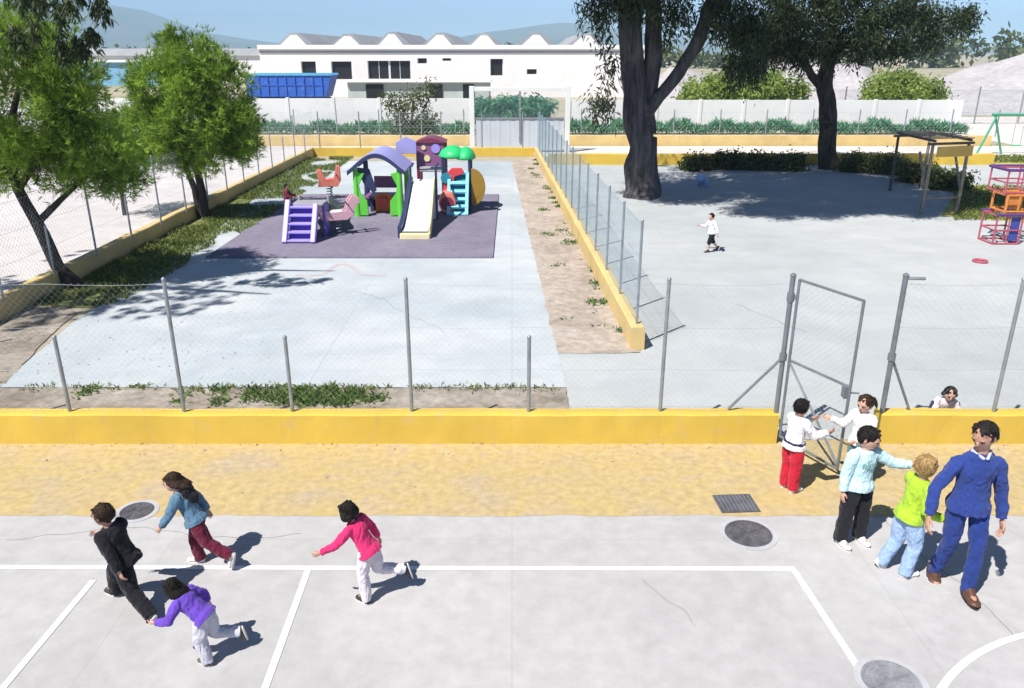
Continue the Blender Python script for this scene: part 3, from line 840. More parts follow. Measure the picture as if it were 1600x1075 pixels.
# dark shrubs along the back wall, in the shade
for k, (u, v, s, lab) in enumerate(((1086,266,.75,'low dark shrub in the shade, the one nearest the huge trunk'), (1135,264,.9,'low dark shrub in the shade, second from the huge trunk'), (1180,265,.8,'low dark shrub in the shade, third from the huge trunk'), (1228,266,.95,'low dark shrub in the shade just left of the curved trunk'),
                              (1338,268,.9,'low dark shrub in the shade just right of the curved trunk'), (1385,272,.95,'low dark shrub behind the left end of the play shelter'), (1432,285,1.0,'rounded dark shrub seen between the legs of the play shelter'), (1480,296,.9,'low dark shrub at the right end of the play shelter'))):
    p = G(u, v); shrub(p, (.85*s,.5*s), .66*s, lab, 'shrub', M['dryshrub'], 18, 26, .13, .07, 'shrubs at the back of the yard', 'shrub')

# hedges in front of the white wall
def hedge(x0, x1, y, hgt, label):
    root = thing('hedge', ((x0 + x1) / 2, y, 0), label, 'hedge')
    n = int((x1 - x0) * 420)
    P = np.stack([rng.uniform(x0, x1, n), y + rng.normal(size=n) * .25, rng.random(n) ** .7 * hgt], 1)
    P[:, 2] *= .8 + .35 * np.sin(P[:, 0] * 2.1 + np.sin(P[:, 0] * 5.3))
    P[:, 2] = np.maximum(P[:, 2], .02)
    d = unit(n) + np.array([0, 0, 1.2]); d /= np.linalg.norm(d, axis=1, keepdims=True)
    v, f = kites(P, d, .3 * (.6 + rng.random(n)), .07 * (.6 + rng.random(n)))
    np_obj('leaves', v, f, M['hedge'], root, np.repeat(rng.random(n), 4))
    mb = MB()
    x = x0 + .3
    while x < x1:
        mb.tube([(x, y, 0), (x + .05, y, hgt * .7)], [.03, .01], 5); x += .8
    mb.build('stems', M['bark'], root)
hedge(-17, -2.4, 48.9, .55, 'low green hedge along the white wall left of the entrance')
hedge(3.3, 27, 48.9, .60, 'low green hedge along the white wall right of the entrance')

# uncountable growth
def scatter_blades(name, pts, L, W, m, tilt=.5, tone=None):
    n = len(pts); d = unit(n) * tilt + np.array([0, 0, 1.0]); d /= np.linalg.norm(d, axis=1, keepdims=True)
    v, f = kites(pts, d, L * (.5 + rng.random(n)), W * (.6 + .8 * rng.random(n)), bend=np.full(n, .15))
    t = rng.random(n) if tone is None else tone
    return tag(np_obj(name, v, f, m, None, np.repeat(t, 4)), kind='stuff')
def in_tufts(n, centers, spread):
    c = centers[rng.integers(0, len(centers), n)]
    return c + np.concatenate([rng.normal(size=(n, 2)) * spread, np.zeros((n, 1))], 1)
# front verge weeds: thick behind the wall right of centre-left, thin elsewhere
cs = []
for k in range(64):
    u = rng.normal(490, 62) if k < 55 else rng.uniform(0, 880); v = rng.uniform(608, 632); p = G(u, v); cs.append((p.x, p.y, 0))
cs = np.array(cs); P = in_tufts(3000, cs, .075)
scatter_blades('verge_weeds', P, .10, .028, M['weed'], .95)
P = in_tufts(900, np.array([tuple(G(rng.uniform(-30, 885), rng.uniform(604, 611))) for _ in range(120)]), .05)
scatter_blades('slab_edge_grass', P, .08, .02, M['grass'], .8)
# grass strip by the left wall
n = 24000; yy = rng.uniform(14.6, 37.6, n) ; ww = np.interp(yy, [12, 15, 18, 23, 38], [.5, 1.6, 1.8, 2.1, 1.9])
P = np.stack([XL + .05 + rng.random(n) * ww, yy, np.full(n, .0)], 1)
keep = np.array([noise.noise(V((p[0] * .9, p[1] * .6, 3))) > -.18 for p in P]); P = P[keep]
scatter_blades('left_grass', P, .12, .03, M['grass'], .7)
# middle strip plants: rows of tufts at the wall
cs = []
for k in range(58):
    t = rng.random() ** 1.1; y = 12.8 + t * 24; x = 2.15 - (y - 12.2) * .0355 - rng.random() ** 3 * 1.0 - .12; cs.append((x, y, 0))
cs = np.array(cs); wq = rng.random(len(cs)) ** 3; ci = rng.choice(len(cs), 2600, p=wq / wq.sum())
P = cs[ci] + np.concatenate([rng.normal(size=(2600, 2)) * (.05 + .10 * rng.random(len(cs))[ci])[:, None], np.zeros((2600, 1))], 1)
scatter_blades('middle_weeds', P, .10, .03, M['weed'], 1.2)
# back and right verges
n = 9000; P = np.stack([rng.uniform(1.8, 24, n), rng.uniform(35.6, 37.8, n), np.zeros(n)], 1); scatter_blades('back_grass', P, .16, .05, M['grass'], .7)
n = 4500; P = np.array([tuple(G(rng.uniform(1490, 1640), rng.uniform(292, 345))) for _ in range(n)]); scatter_blades('right_grass', P, .14, .04, M['grass'], .7)
# dry leaves blown on the front verge and by the pine
n = 800; P = np.array([tuple(G(rng.uniform(-20, 420), rng.uniform(470, 600), .012)) for _ in range(n // 3)] + [tuple(G(rng.uniform(-20, 880), rng.uniform(608, 634), .006)) for _ in range(n - n // 3)])
P = np.concatenate([P, np.stack([rng.uniform(-7, 7, 150), 8.85 - rng.random(150) ** 4 * 1.2, np.full(150, .012)], 1)]); n = len(P)
d = unit(n); d[:, 2] = np.abs(d[:, 2]) * .15; d /= np.linalg.norm(d, axis=1, keepdims=True)
v, f = kites(P, d, .042 * (.4 + rng.random(n)), .015 * (.5 + rng.random(n))); tag(np_obj('leaf_litter', v, f, M['dirt'], None, np.repeat(rng.random(n), 4)), kind='stuff')

# far tree line: one mass near the horizon
cl = []
for k in range(90):
    x = -330 + k * 8.2 + rng.uniform(-3, 3); hh = rng.uniform(3.0, 5.4) if x < 90 else rng.uniform(6.8, 10.0)
    cl.append(((x, 262 + rng.uniform(-12, 12), hh * .5), (rng.uniform(5, 9), 4, hh * .55), 1))
P, C, T, K = cluster_points(cl, 14, 12, 1.0, .3); n = len(P)
d = unit(n); v, f = kites(P, d, 2.0 * (.6 + rng.random(n)), 1.3 * (.6 + rng.random(n))); v[:, 2] = np.maximum(v[:, 2], 0)
tag(np_obj('distant_trees', v, f, M['dryshrub'], None, np.repeat(np.clip(.2 + T * .6, 0, 1), 4)), kind='stuff')

# ------------------------------------------------------------------ hills and heaps
prof = [(-2600,70),(-900,62),(-400,36),(-100,-6),(60,-14),(120,0),(190,10),(235,28),(290,46),(360,58),(420,66),(520,72),(640,70),(700,62),(760,50),(810,44),(850,38),(880,35),(930,41),(1000,52),(1080,60),(1200,66),(1400,71),(1600,72),(2200,68),(3600,70)]
YM = 4200.0
px = [D(max(-1000, min(2500, u)), v, YM) for u, v in prof]
nx, ny = 260, 22
vs, fs = [], []
for i in range(nx + 1):
    x = px[0].x + (px[-1].x - px[0].x) * i / nx
    hgt = float(np.interp(x, [q.x for q in px], [q.z for q in px]))
    for j in range(ny + 1):
        y = 2700 + 3000 * j / ny; s = math.sin(math.pi * j / ny) ** 1.2
        nz = noise.noise(V((x * .004, y * .004, 0))) * .16 + noise.noise(V((x * .015, y * .015, 5))) * .06
        vs.append((x, y, max(-3, hgt * s * (1 + nz * (1 - s * .75)) - 3)))
for i in range(nx):
    for j in range(ny):
        a0 = i * (ny + 1) + j; fs.append((a0, a0 + ny + 1, a0 + ny + 2, a0 + 1))
mh, nt, b = nodes('hill_scrub'); co = obco(nt)
nt.links.new(ramp(nt, noise_tex(nt, co, .004, 8, .65), [(.35, (.05,.075,.055)), (.65, (.14,.14,.11))]), b.inputs['Base Color']); b.inputs['Roughness'].default_value = 1; b.inputs['Specular IOR Level'].default_value = 0
mb = MB(); mb.add(vs, fs); hl = mb.build('hills', mh, None, True, auto=False); tag(hl, kind='structure')

M['gravel'] = ground_mat('heap_gravel', [(.3, (.33,.315,.325)), (.5, (.40,.38,.39)), (.7, (.46,.44,.445))], .25, 2.2, .14, (.26,.25,.26), .5, None, ((.05,.2,2.2), (.36,.33,.34), .35), .8, 14)
def heap(x0, x1, y, dy, pr, label, seed):
    """gravel heap: ridge heights given along x, sloping down before and behind"""
    vs, fs = [], []; n, m = 70, 26
    for i in range(n + 1):
        x = x0 + (x1 - x0) * i / n; hh = float(np.interp(i / n, [q[0] for q in pr], [q[1] for q in pr]))
        for j in range(m + 1):
            t = j / m; s = max(0, 1 - abs(t - .5) * 2); yy = y + dy * (t - .5)
            z = hh * (s ** .85) * (1 + .16 * noise.noise(V((x * .3 + seed, yy * .3, 0)))) + .12 * s * noise.noise(V((x * 1.1, yy * 1.1, seed)))
            vs.append((x, yy, max(-.02, z)))
    for i in range(n):
        for j in range(m):
            a0 = i * (m + 1) + j; fs.append((a0, a0 + m + 1, a0 + m + 2, a0 + 1))
    mb = MB(); mb.add(vs, fs); o = mb.build('gravel_heap', M['gravel'], None, True, auto=False)
    return tag(o, label, 'gravel heap', 'gravel heaps')
heap(30, 80, 76, 24, [(0,0),(.08,.5),(.17,2.0),(.25,3.5),(.33,4.7),(.45,5.3),(.8,5.0),(1,3.2)], 'large pale gravel heap rising at the right edge', 1)
heap(13, 41, 84, 14, [(0,1.2),(.1,3.2),(.25,2.2),(.38,3.6),(.5,4.0),(.62,3.5),(.75,3.7),(.88,2.0),(1,.0)], 'low pale gravel heap showing above the two round bushes', 5)

# ------------------------------------------------------------------ white wall and entrance frame
def wall_piece(x0, x1, y, th, h, label):
    mb = MB(); n = int((x1 - x0) / 2.6)
    for i in range(n):
        a = x0 + (x1 - x0) * i / n; b2 = x0 + (x1 - x0) * (i + 1) / n
        mb.box(((a + b2) / 2, y, h / 2 + .02 * noise.noise(V((a, 0, 0)))), (b2 - a - .012, th, h))
        mb.box((a, y - .02, h / 2 + .03), (.16, th + .05, h + .06))
    mb.box(((x0 + x1) / 2, y + .003, h * .49), (x1 - x0 - .1, th * .8, h * .96))
    return tag(mb.build('boundary_wall', M['white_wall']), label, 'wall')
wall_piece(-36, -2.5, 50.5, .2, 1.95, 'long white boundary wall before the warehouse, left of the entrance')
wall_piece(3.5, 27.5, 50.5, .2, 1.85, 'long white boundary wall under the round bushes, right of the entrance')
M['white_steel'] = mat('white_painted_steel', (.70,.72,.71), .6, .04, 1, bmp=.05)
M['panel'] = mat('grey_blue_panel', (.50,.54,.60), .55, .08, .8, bmp=.06)
en = thing('entrance_gate', (.35, 39.6, 0), 'white framed entrance gate with a grey lower panel and mesh above', 'gate')
ex0, ex1, ey, eh = -1.92, 2.68, 39.6, 3.08
for x in (ex0, ex1):
    mb = MB(); mb.box((x, ey, eh / 2), (.23, .23, eh)); mb.build('post', M['white_steel'], en, bevel=.015)
mb = MB(); mb.box(((ex0 + ex1) / 2, ey, eh - .13), (ex1 - ex0 - .24, .20, .20)); mb.build('lintel', M['white_steel'], en, bevel=.015)
mb = MB()
for i in range(18):
    x = ex0 + .17 + (ex1 - ex0 - .34) * (i + .5) / 18
    mb.box((x, ey + (.012 if i % 2 else 0), .86), ((ex1 - ex0 - .34) / 18 - .004, .05, 1.5))
mb.build('lower_panel', M['panel'], en)
mb = MB(); mb.box(((ex0 + ex1) / 2 , ey - .04, 1.62), (ex1 - ex0 - .34, .06, .06)); mb.box(((ex0 + ex1) / 2 + .0, ey - .05, .86 + .85), (.09, .07, 1.5 + .9)); mb.build('rail', M['galv'], en)
v, f = tubes4(chain_link((ex0 + .17, ey, 0), (ex1 - .17, ey, 0), 1.66, eh - .27, .09), .004); np_obj('mesh', v, f, M['wire_green'], en)

# ------------------------------------------------------------------ warehouse
M['render'] = mat('pinkish_render', (.80,.76,.76), .9, .07, .10, bmp=.2, bscale=5, spec=.1, dirt=(.76,.67,.66))
M['render_w'] = mat('white_render', (.78,.78,.78), .9, .05, .15, bmp=.15, bscale=5, spec=.1)
M['roof_grey'] = mat('grey_sheet_roof', (.30,.31,.325), .7, .12, .3, bmp=.2, bscale=4)
M['dark'] = mat('dark_opening', (.012,.013,.016), .5, .2, 1, bmp=0)  # shade inside openings put into a near-black colour; also the trailer chassis
M['frame_w'] = mat('pale_window_frame', (.6,.6,.6), .6, .05, 1, bmp=0)
YW = 90.0; tW = D(405, 80, YW)
x0 = tW.x; x1 = D(1010, 80, YW).x; zt = D(600, 71, YW).z
wh = thing('warehouse', ((x0 + x1) / 2, YW, 0), 'long low white warehouse with a row of grey gabled roofs', 'building')
# front wall laid as strips round the openings; near-black panels paint the shade inside
ops = []
def zY(v): return D(800, v, YW).z
for u0, u1, v0, v1 in ((470,493,96,130), (517,549,96,124), (574,641,95,124), (652,667,91,99), (691,705,91,95), (766,786,92,118), (823,839,108,116)):
    ops.append((D(u0,v0,YW).x, D(u1,v0,YW).x, zY(v1), zY(v0)))
mb = MB(); cur = x0
for a, b2, c, d in ops:
    mb.box(((cur + a) / 2, YW + .2, zt / 2), (a - cur, .4, zt))
    if c > .05: mb.box(((a + b2) / 2, YW + .2, c / 2), (b2 - a, .4, c))
    mb.box(((a + b2) / 2, YW + .2, (d + zt) / 2), (b2 - a, .4, zt - d))
    cur = b2
mb.box(((cur + x1) / 2, YW + .2, zt / 2), (x1 - cur, .4, zt))
for xx in (x0 + .2, x1 - .2): mb.box((xx, YW + 15.2, zt / 2), (.4, 29.6, zt))
mb.build('wall', M['render'], wh)
mb = MB(); mb.box(((x0 + x1) / 2, YW - .03, zY(73.5)), (x1 - x0 + .2, .5, .42)); mb.build('fascia', M['render_w'], wh)
mb = MB(); mb.box(((x0 + x1) / 2, YW - .01, zY(81)), (x1 - x0, .12, .14)); mb.build('gutter', M['roof_grey'], wh)
for a, b2, c, d in ops:
    mb = MB(); mb.box(((a + b2) / 2, YW + .33, (c + d) / 2), (b2 - a - .02, .06, d - c - .02)); wd = mb.build('window', M['dark'], wh)
    mb = MB(); n = max(1, int((b2 - a) / 1.1))
    for i in range(n + 1): mb.box((a + .04 + (b2 - a - .08) * i / n, YW + .26, (c + d) / 2), (.06 if i not in (n // 2,) or n < 3 else .22, .05, d - c - .03))
    mb.build('frame', M['frame_w'], wd)
mb = MB(); mb.box(((x0 + x1) / 2, YW + 15.3, zt - .35), (x1 - x0 - .9, 29, .12)); mb.build('flat_roof', M['roof_grey'], wh)
ridges = (466, 548, 616, 690, 758, 838, 915)
for k, u in enumerate(ridges):
    xc = D(u, 60, YW + 3).x; hw = 2.65; zr = D(u, 51, YW + 3).z + .22 * noise.noise(V((k * 1.7, 0, 0))); zb = zt - .45; hw = 2.65 + .3 * noise.noise(V((k * 2.3, 4, 0)))
    mb = MB()
    ax_ = [(-hw, zb), (-hw * .55, zb + (zr - zb) * .52), (-hw * .16, zr - .06), (hw * .16, zr - .04), (hw * .6, zb + (zr - zb) * .50), (hw, zb)]
    mb.extrude([(xc + x, YW + 1.4, z) for x, z in ax_], (0, 26, 0)); rf = mb.build('roof', M['roof_grey'], wh)
    mb = MB(); mb.extrude([(xc - hw * .62, YW + 1.38, zb + .42), (xc + hw * .5, YW + 1.38, zb + .42), (xc + hw * .12, YW + 1.38, zr - .30), (xc - hw * .14, YW + 1.38, zr - .28)], (0, -.10, 0)); mb.build('gable_panel', M['render_w'], rf)

# annex left of it
ann = thing('shed', (-56, 122, 0), 'low pale blue shed with a white roof far behind the pines', 'building')
M['blue_pale'] = mat('pale_blue_sheet', (.20,.42,.60), .7, .12, .6, bmp=.1)
mb = MB(); mb.box((-57, 124, 1.6), (18, 6, 3.2)); mb.build('wall', M['blue_pale'], ann)
mb = MB(); mb.box((-57, 124, 3.34), (18.6, 6.8, .26)); mb.build('roof', M['render_w'], ann)
for x in (-63, -59.5, -53, -50.5):
    mb = MB(); mb.box((x, 120.95, 2.0), (1.6, .12, 1.0)); mb.build('window', M['dark'], ann)
an2 = thing('shed', (-47, 150, 0), 'long pinkish shed roofline on the far left horizon', 'building')
mb = MB(); mb.box((-62, 153, 2.0), (46, 8, 4.0)); mb.build('wall', M['render'], an2)
mb = MB(); mb.add([(-86,148.6,4),(-38,148.6,4),(-38,153,5.2),(-86,153,5.2),(-86,157.4,4),(-38,157.4,4)], [(0,1,2,3),(3,2,5,4),(0,3,4),(1,5,2),(0,4,5,1)]); mb.build('roof', M['roof_grey'], an2)
an3 = thing('annex', (-8, 76, 0), 'low grey green annex with a dark doorway before the warehouse', 'building')
M['annex'] = mat('grey_green_sheet', (.42,.47,.45), .8, .12, .5, bmp=.1)
mb = MB(); mb.box((-8.6, 79, 1.0), (13.0, 5, 2.0)); mb.build('wall', M['annex'], an3)
mb = MB(); mb.box((-8.6, 78.9, 2.07), (13.3, 5.6, .13)); mb.build('roof', M['render_w'], an3)
for x, wd in ((-12.6,1.6),(-7.0,1.2),(-4.0,1.0)):
    mb = MB(); mb.box((x, 76.45, .95), (wd, .14, 1.75)); mb.build('doorway', M['dark'], an3)  # near-black slab on the wall face, painted in place of shade within

# blue tipper trailer
M['blue'] = mat('blue_truck_paint', (.035,.12,.50), .45, .12, .8, bmp=.05, dirt=(.10,.2,.5))
M['blue_light'] = mat('light_blue_paint', (.12,.42,.62), .5, .1, .8, bmp=.05)
M['tyre'] = mat('tyre_rubber', (.02,.02,.022), .9, .1, 4)
YB = 66.0
xa, xb = D(392, 130, YB).x, D(524, 130, YB).x; zt_, zb_ = D(460, 117, YB).z, D(460, 151, YB).z
tr = thing('tipper_trailer', ((xa + xb) / 2, YB, 0), 'blue ribbed tipper trailer parked behind the white wall', 'trailer')
mb = MB(); mb.extrude([(xa, YB - 1.2, zt_), (xb, YB - 1.2, zt_), (xb - .55, YB - 1.2, zb_), (xa, YB - 1.2, zb_)], (0, 2.4, 0)); bd = mb.build('body', M['blue'], tr, bevel=.03)
mb = MB()
for k in range(9): mb.box((xa + .3 + k * (xb - xa - 1.1) / 8, YB - 1.24, (zt_ + zb_) / 2), (.10, .08, zt_ - zb_ - .2))
for z in (zb_ + .12, (zt_ + zb_) / 2 + .1): mb.box(((xa + xb) / 2 - .3, YB - 1.215, z), (xb - xa - .7, .05, .10))
mb.build('ribs', M['blue'], bd)
mb = MB(); mb.box(((xa + xb) / 2, YB - 1.2, zt_ + .05), (xb - xa + .06, .16, .14)); mb.box(((xa + xb) / 2, YB + 1.2, zt_ + .05), (xb - xa + .06, .16, .14)); mb.build('top_rail', M['blue_light'], bd)
mb = MB(); mb.box(((xa + xb) / 2, YB, zb_ - .2), (xb - xa - 1.0, 1.0, .34)); mb.build('chassis', M['dark'], tr)
for x in (xa + 1.2, xa + 2.4, xb - 1.6):
    for s in (-1, 1):
        mb = MB(); mb.tube([(x, YB + s * .75, .5), (x, YB + s * 1.1, .5)], .5, 20); wl = mb.build('wheel', M['tyre'], tr, True)
        mb = MB(); mb.tube([(x, YB + s * .9, .5), (x, YB + s * 1.115, .5)], .24, 14); mb.build('rim', M['galv'], wl, True)

# ------------------------------------------------------------------ play equipment
def plastic(name, c, rough=.42): return mat(name, c, rough, .07, 2.0, bmp=.04, bscale=120, spec=.4)
PL = {k: plastic('plastic_' + k, c) for k, c in dict(lime=(.12,.55,.06), green=(.03,.50,.16), navy=(.03,.04,.11), lilac=(.34,.33,.66), white=(.78,.78,.78), cream=(.75,.66,.38), red=(.62,.06,.07), coral=(.72,.22,.17),
      cyan=(.22,.60,.74), teal=(.02,.22,.30), mustard=(.30,.18,.025), maroon=(.20,.035,.07), plum=(.25,.10,.22), orange=(.66,.17,.03), purple=(.36,.30,.74), violet=(.16,.10,.50), pink=(.70,.40,.46), black=(.015,.015,.02), grey=(.33,.32,.34), blue=(.05,.10,.42)).items()}
ZM = .05
ps = thing('play_structure', (-2.9, 23.6, ZM), 'big plastic play structure with lilac arched roof, green canopy and white slide', 'play structure')
# arched lilac roof on lime posts, left part
hx0, hx1, hy0, hy1 = -4.62, -3.22, 23.3, 24.9
def arch_pts(n, x0, x1, z0, z1, p=1.0):
    out = []
    for i in range(n + 1):
        t = i / n; out.append((x0 + (x1 - x0) * t, z0 + (z1 - z0) * math.sin(math.pi * t) ** p))
    return out
ap = arch_pts(14, hx0 - .14, hx1 + .14, 1.34, 1.84, 1.15)
mb = MB()
mb.extrude([(x, hy0 - .12, z + .05) for x, z in ap] + [(x, hy0 - .12, z) for x, z in reversed(ap)], (0, hy1 - hy0 + .24, 0)); mb.build('roof', PL['lilac'], ps, True)
mb = MB()
mb.extrude([(x, hy0 - .15, z + .035) for x, z in ap] + [(x, hy0 - .15, z - .09) for x, z in reversed(ap)], (0, .1, 0)); mb.build('roof_edge', PL['navy'], ps, True)
mb = MB()
mb.extrude([(x, hy1 + .05, z + .035) for x, z in ap] + [(x, hy1 + .05, z - .09) for x, z in reversed(ap)], (0, .1, 0)); mb.build('roof_edge', PL['navy'], ps, True)
for x, y, c in ((hx0 + .08, hy0, 'lime'), (hx1 - .05, hy0, 'lime'), (hx0 + .1, hy1, 'navy'), (hx1 - .05, hy1, 'lime')):
    mb = MB(); mb.tube([(x, y, ZM), (x, y, .62), (x, y, 1.46)], [.10, .085, .075], 12); mb.build('post', PL[c], ps, True)
for x, sg in ((hx0 + .04, 1), (hx1 - .01, -1)):
    mb = MB()
    o = [(x, .08), (x + sg*.36, .08), (x + sg*.34, .5), (x + sg*.16, .72), (x + sg*.12, .95), (x + sg*.3, 1.3), (x, 1.36)]
    mb.extrude([(a_, hy0 - .05, z) for a_, z in o], (0, .06, 0)); mb.build('side_panel', PL['lime'], ps, bevel=.012)
mb = MB(); mb.extrude([(hx0 + .3, hy0 + .02, .98), (hx0 + .56, hy0 + .02, .72), (hx0 + .66, hy0 + .02, .8), (hx0 + .48, hy0 + .02, 1.42), (hx0 + .1, hy0 + .02, 1.46)], (0, .07, 0)); mb.build('corner_brace', PL['navy'], ps, bevel=.01)
mb = MB(); mb.box((-3.95, 24.5, .46), (1.05, .9, .06)); mb.build('deck', PL['plum'], ps, bevel=.015)
mb = MB(); mb.extrude([(-4.2, 24.0, ZM), (-3.55, 24.0, ZM), (-3.55, 24.0, .42), (-3.72, 24.0, .6), (-4.02, 24.0, .6), (-4.2, 24.0, .42)], (0, .06, 0)); mb.build('front_panel', PL['orange'], ps, bevel=.015)
mb = MB(); mb.tube([(-3.88, 23.9, .36), (-3.88, 24.0, .36)], .15, 18); mb.build('wheel_toy', PL['red'], ps, True, bevel=.01)
mb = MB(); mb.box((-3.9, 24.85, .82), (.75, .05, .36)); mb.build('back_panel', PL['plum'], ps, bevel=.012)
for x in (-4.2, -3.5):
    mb = MB(); mb.box((x, 24.2, .25), (.18, .4, .38)); mb.build('step_block', PL['navy'], ps, bevel=.02)
# tower with plum panels and small cap
mb = MB()
for x in (-2.98, -2.16):
    for y in (25.6, 26.4): mb.tube([(x, y, ZM), (x, y, 1.93)], .05, 10)
mb.build('tower_posts', PL['maroon'], ps, True)
mb = MB()
mb.extrude([(-3.0, 25.55, 1.2), (-2.14, 25.55, 1.2), (-2.14, 25.55, 1.88), (-2.34, 25.55, 1.96), (-2.8, 25.55, 1.96), (-3.0, 25.55, 1.88)], (0, .05, 0)); tp = mb.build('tower_panel', PL['plum'], ps, bevel=.012)
for (x, z, r, c) in ((-2.4, 1.75, .14, 'purple'), (-2.68, 1.45, .1, 'cream'), (-2.78, 1.78, .07, 'cream')):
    mb = MB(); mb.tube([(x, 25.52, z), (x, 25.55, z)], r, 18); mb.build('bubble', PL[c], tp, True)
mb = MB(); cp = arch_pts(10, -3.06, -2.08, 1.93, 2.08); mb.extrude([(x, 25.5, z) for x, z in cp], (0, .95, 0)); mb.build('tower_cap', PL['maroon'], ps, True)
mb = MB(); mb.box((-2.57, 26.0, 1.05), (.9, .85, .06)); mb.build('deck', PL['grey'], ps, bevel=.015)
mb = MB(); mb.extrude([(-3.62, 25.3, 1.62), (-2.98, 25.3, 1.62), (-2.98, 25.3, 2.0), (-3.3, 25.3, 2.14), (-3.62, 25.3, 1.96)], (0, .05, 0)); mb.build('net_panel', PL['lilac'], ps, bevel=.01)
# green two-lobed canopy and its posts
gx0, gx1 = -2.12, -1.22
mb = MB()
for cx, rx, zz in ((gx0 + .33, .42, 1.76), (gx1 - .18, .30, 1.72)):
    mb.loft([((cx, 24.5, zz - .14), (rx, 0, 0), (0, .50, 0)), ((cx, 24.5, zz - .08), (rx * 1.02, 0, 0), (0, .52, 0)), ((cx, 24.5, zz + .06), (rx * .82, 0, 0), (0, .42, 0)), ((cx, 24.5, zz + .17), (rx * .42, 0, 0), (0, .22, 0)), ((cx, 24.5, zz + .21), (rx * .06, 0, 0), (0, .04, 0))], 20)
mb.build('canopy', PL['green'], ps, True, auto=False)
for x, y in ((gx0 + .05, 24.1), (gx1 - .05, 24.1), (gx0 + .05, 24.95), (gx1 - .05, 24.95)):
    mb = MB(); mb.tube([(x, y, ZM), (x, y, 1.66)], .045, 10); mb.build('post', PL['navy'], ps, True)
mb = MB(); mb.box(((gx0 + gx1) / 2, 24.5, .82), (.86, .82, .06)); mb.build('deck', PL['grey'], ps, bevel=.015)
# red bulging side and coral tunnel
mb = MB(); mb.extrude([(-2.10, 23.98, .5), (-2.0, 23.98, 1.15), (-1.8, 23.98, 1.36), (-1.5, 23.98, 1.36), (-1.4, 23.98, 1.2), (-1.72, 23.98, 1.1), (-1.80, 23.98, .5)], (0, .06, 0)); mb.build('arch_panel', PL['red'], ps, bevel=.015)
mb = MB(); mb.loft([((-1.92, 23.55, .38), (.24, 0, 0), (0, 0, .30)), ((-1.92, 23.7, .40), (.27, 0, 0), (0, 0, .33)), ((-1.92, 24.1, .40), (.27, 0, 0), (0, 0, .33))], 20); tn = mb.build('tunnel', PL['coral'], ps, True)
mb = MB(); mb.tube([(-1.92, 23.535, .38), (-1.92, 23.56, .38)], .2, 20); mb.build('tunnel_mouth', PL['maroon'], tn, True)
# cyan climbing ladder leaning on the deck
def on_lad(s, t): return V((-1.62 + .02 * t + s * .27, 23.45 + .62 * t, ZM + 1.16 * t))
mb = MB()
for s in (-1, 1): mb.bar(on_lad(s, 0), on_lad(s, 1.0), .10, .09)
for t in (.0, .17, .34, .52, .72, .97): mb.bar(on_lad(-1, t + .03), on_lad(1, t + .03), .13, .07, (0, -.5, 1))
mb.build('climbing_ladder', PL['cyan'], ps, bevel=.012)
mb = MB(); q = [on_lad(-1, 0), on_lad(1, 0), on_lad(1, 1), on_lad(-1, 1)]; mb.extrude([p + V((0, .10, 0)) for p in q], (0, .03, 0)); mb.build('ladder_back', PL['teal'], ps)
mb = MB(); c = V((-1.98, 23.93, 1.07)); mb.tube([c, c + V((0, .05, 0))], .15, 20); mb.build('porthole', PL['teal'], ps, True)
# mustard half disc panel at the right end
mb = MB(); pts = [(-1.22, .20)] + [(-1.22 + .42 * math.sin(math.pi * t / 14) , .78 - .56 * math.cos(math.pi * t / 14)) for t in range(15)]
mb.extrude([(x, 24.02, z) for x, z in pts], (0, .09, 0)); mb.build('half_disc_panel', PL['mustard'], ps, bevel=.015)
# slide
sx = -2.52; top_, bot_ = V((sx, 22.55, 1.12)), V((sx, 20.45, .24))
prof_ = [(22.75, 1.16), (22.5, 1.12), (21.9, .82), (21.2, .47), (20.75, .29), (20.35, .23)]
mb = MB(); hw = .27
for (y0_, z0_), (y1_, z1_) in zip(prof_, prof_[1:]):
    k0, k1 = (1 + (22.75 - y0_) * .09), (1 + (22.75 - y1_) * .09)
    mb.add([(sx - hw * k0, y0_, z0_), (sx + hw * k0, y0_, z0_), (sx + hw * k1, y1_, z1_), (sx - hw * k1, y1_, z1_), (sx - hw * k0, y0_, z0_ - .05), (sx + hw * k0, y0_, z0_ - .05), (sx + hw * k1, y1_, z1_ - .05), (sx - hw * k1, y1_, z1_ - .05)],
           [(0,1,2,3),(7,6,5,4),(0,3,7,4),(1,5,6,2)])
sl = mb.build('slide_chute', PL['white'], ps)
for sd_, c in ((-1, 'navy'), (1, 'cream')):  # left side in navy: its shade is put into the colour
    mb = MB(); o = []
    for y_, z_ in prof_:
        k_ = 1 + (22.75 - y_) * .09; o.append((sx + sd_ * (hw + .02) * k_, y_, z_ + .12))
    o2 = [(p[0], p[1], max(ZM, p[2] - .30)) for p in reversed(o)]
    mb.extrude(o + o2, (sd_ * (.10 if sd_ < 0 else .045), 0, 0)); mb.build('slide_side', PL[c], ps, bevel=.008)
mb = MB(); mb.box((sx, 20.42, .10), (.78, .34, .17)); mb.build('slide_foot', PL['cream'], ps, bevel=.03)
mb = MB(); mb.box((sx, 22.9, .56), (.66, .06, 1.02)); mb.box((sx, 23.2, 1.07), (.66, .7, .06)); mb.build('slide_tower', PL['white'], ps, bevel=.012)
for s in (-1, 1):
    mb = MB(); mb.tube([(sx + s * .36, 22.78, ZM), (sx + s * .36, 22.78, 1.55), (sx + s * .36, 23.5, 1.55)], .035, 8); mb.build('handrail', PL['navy'], ps, True)
mb = MB(); mb.tube([(sx + .05, 22.86, .92), (sx + .05, 22.88, .92)], .1, 16); mb.build('porthole', PL['black'], ps, True)

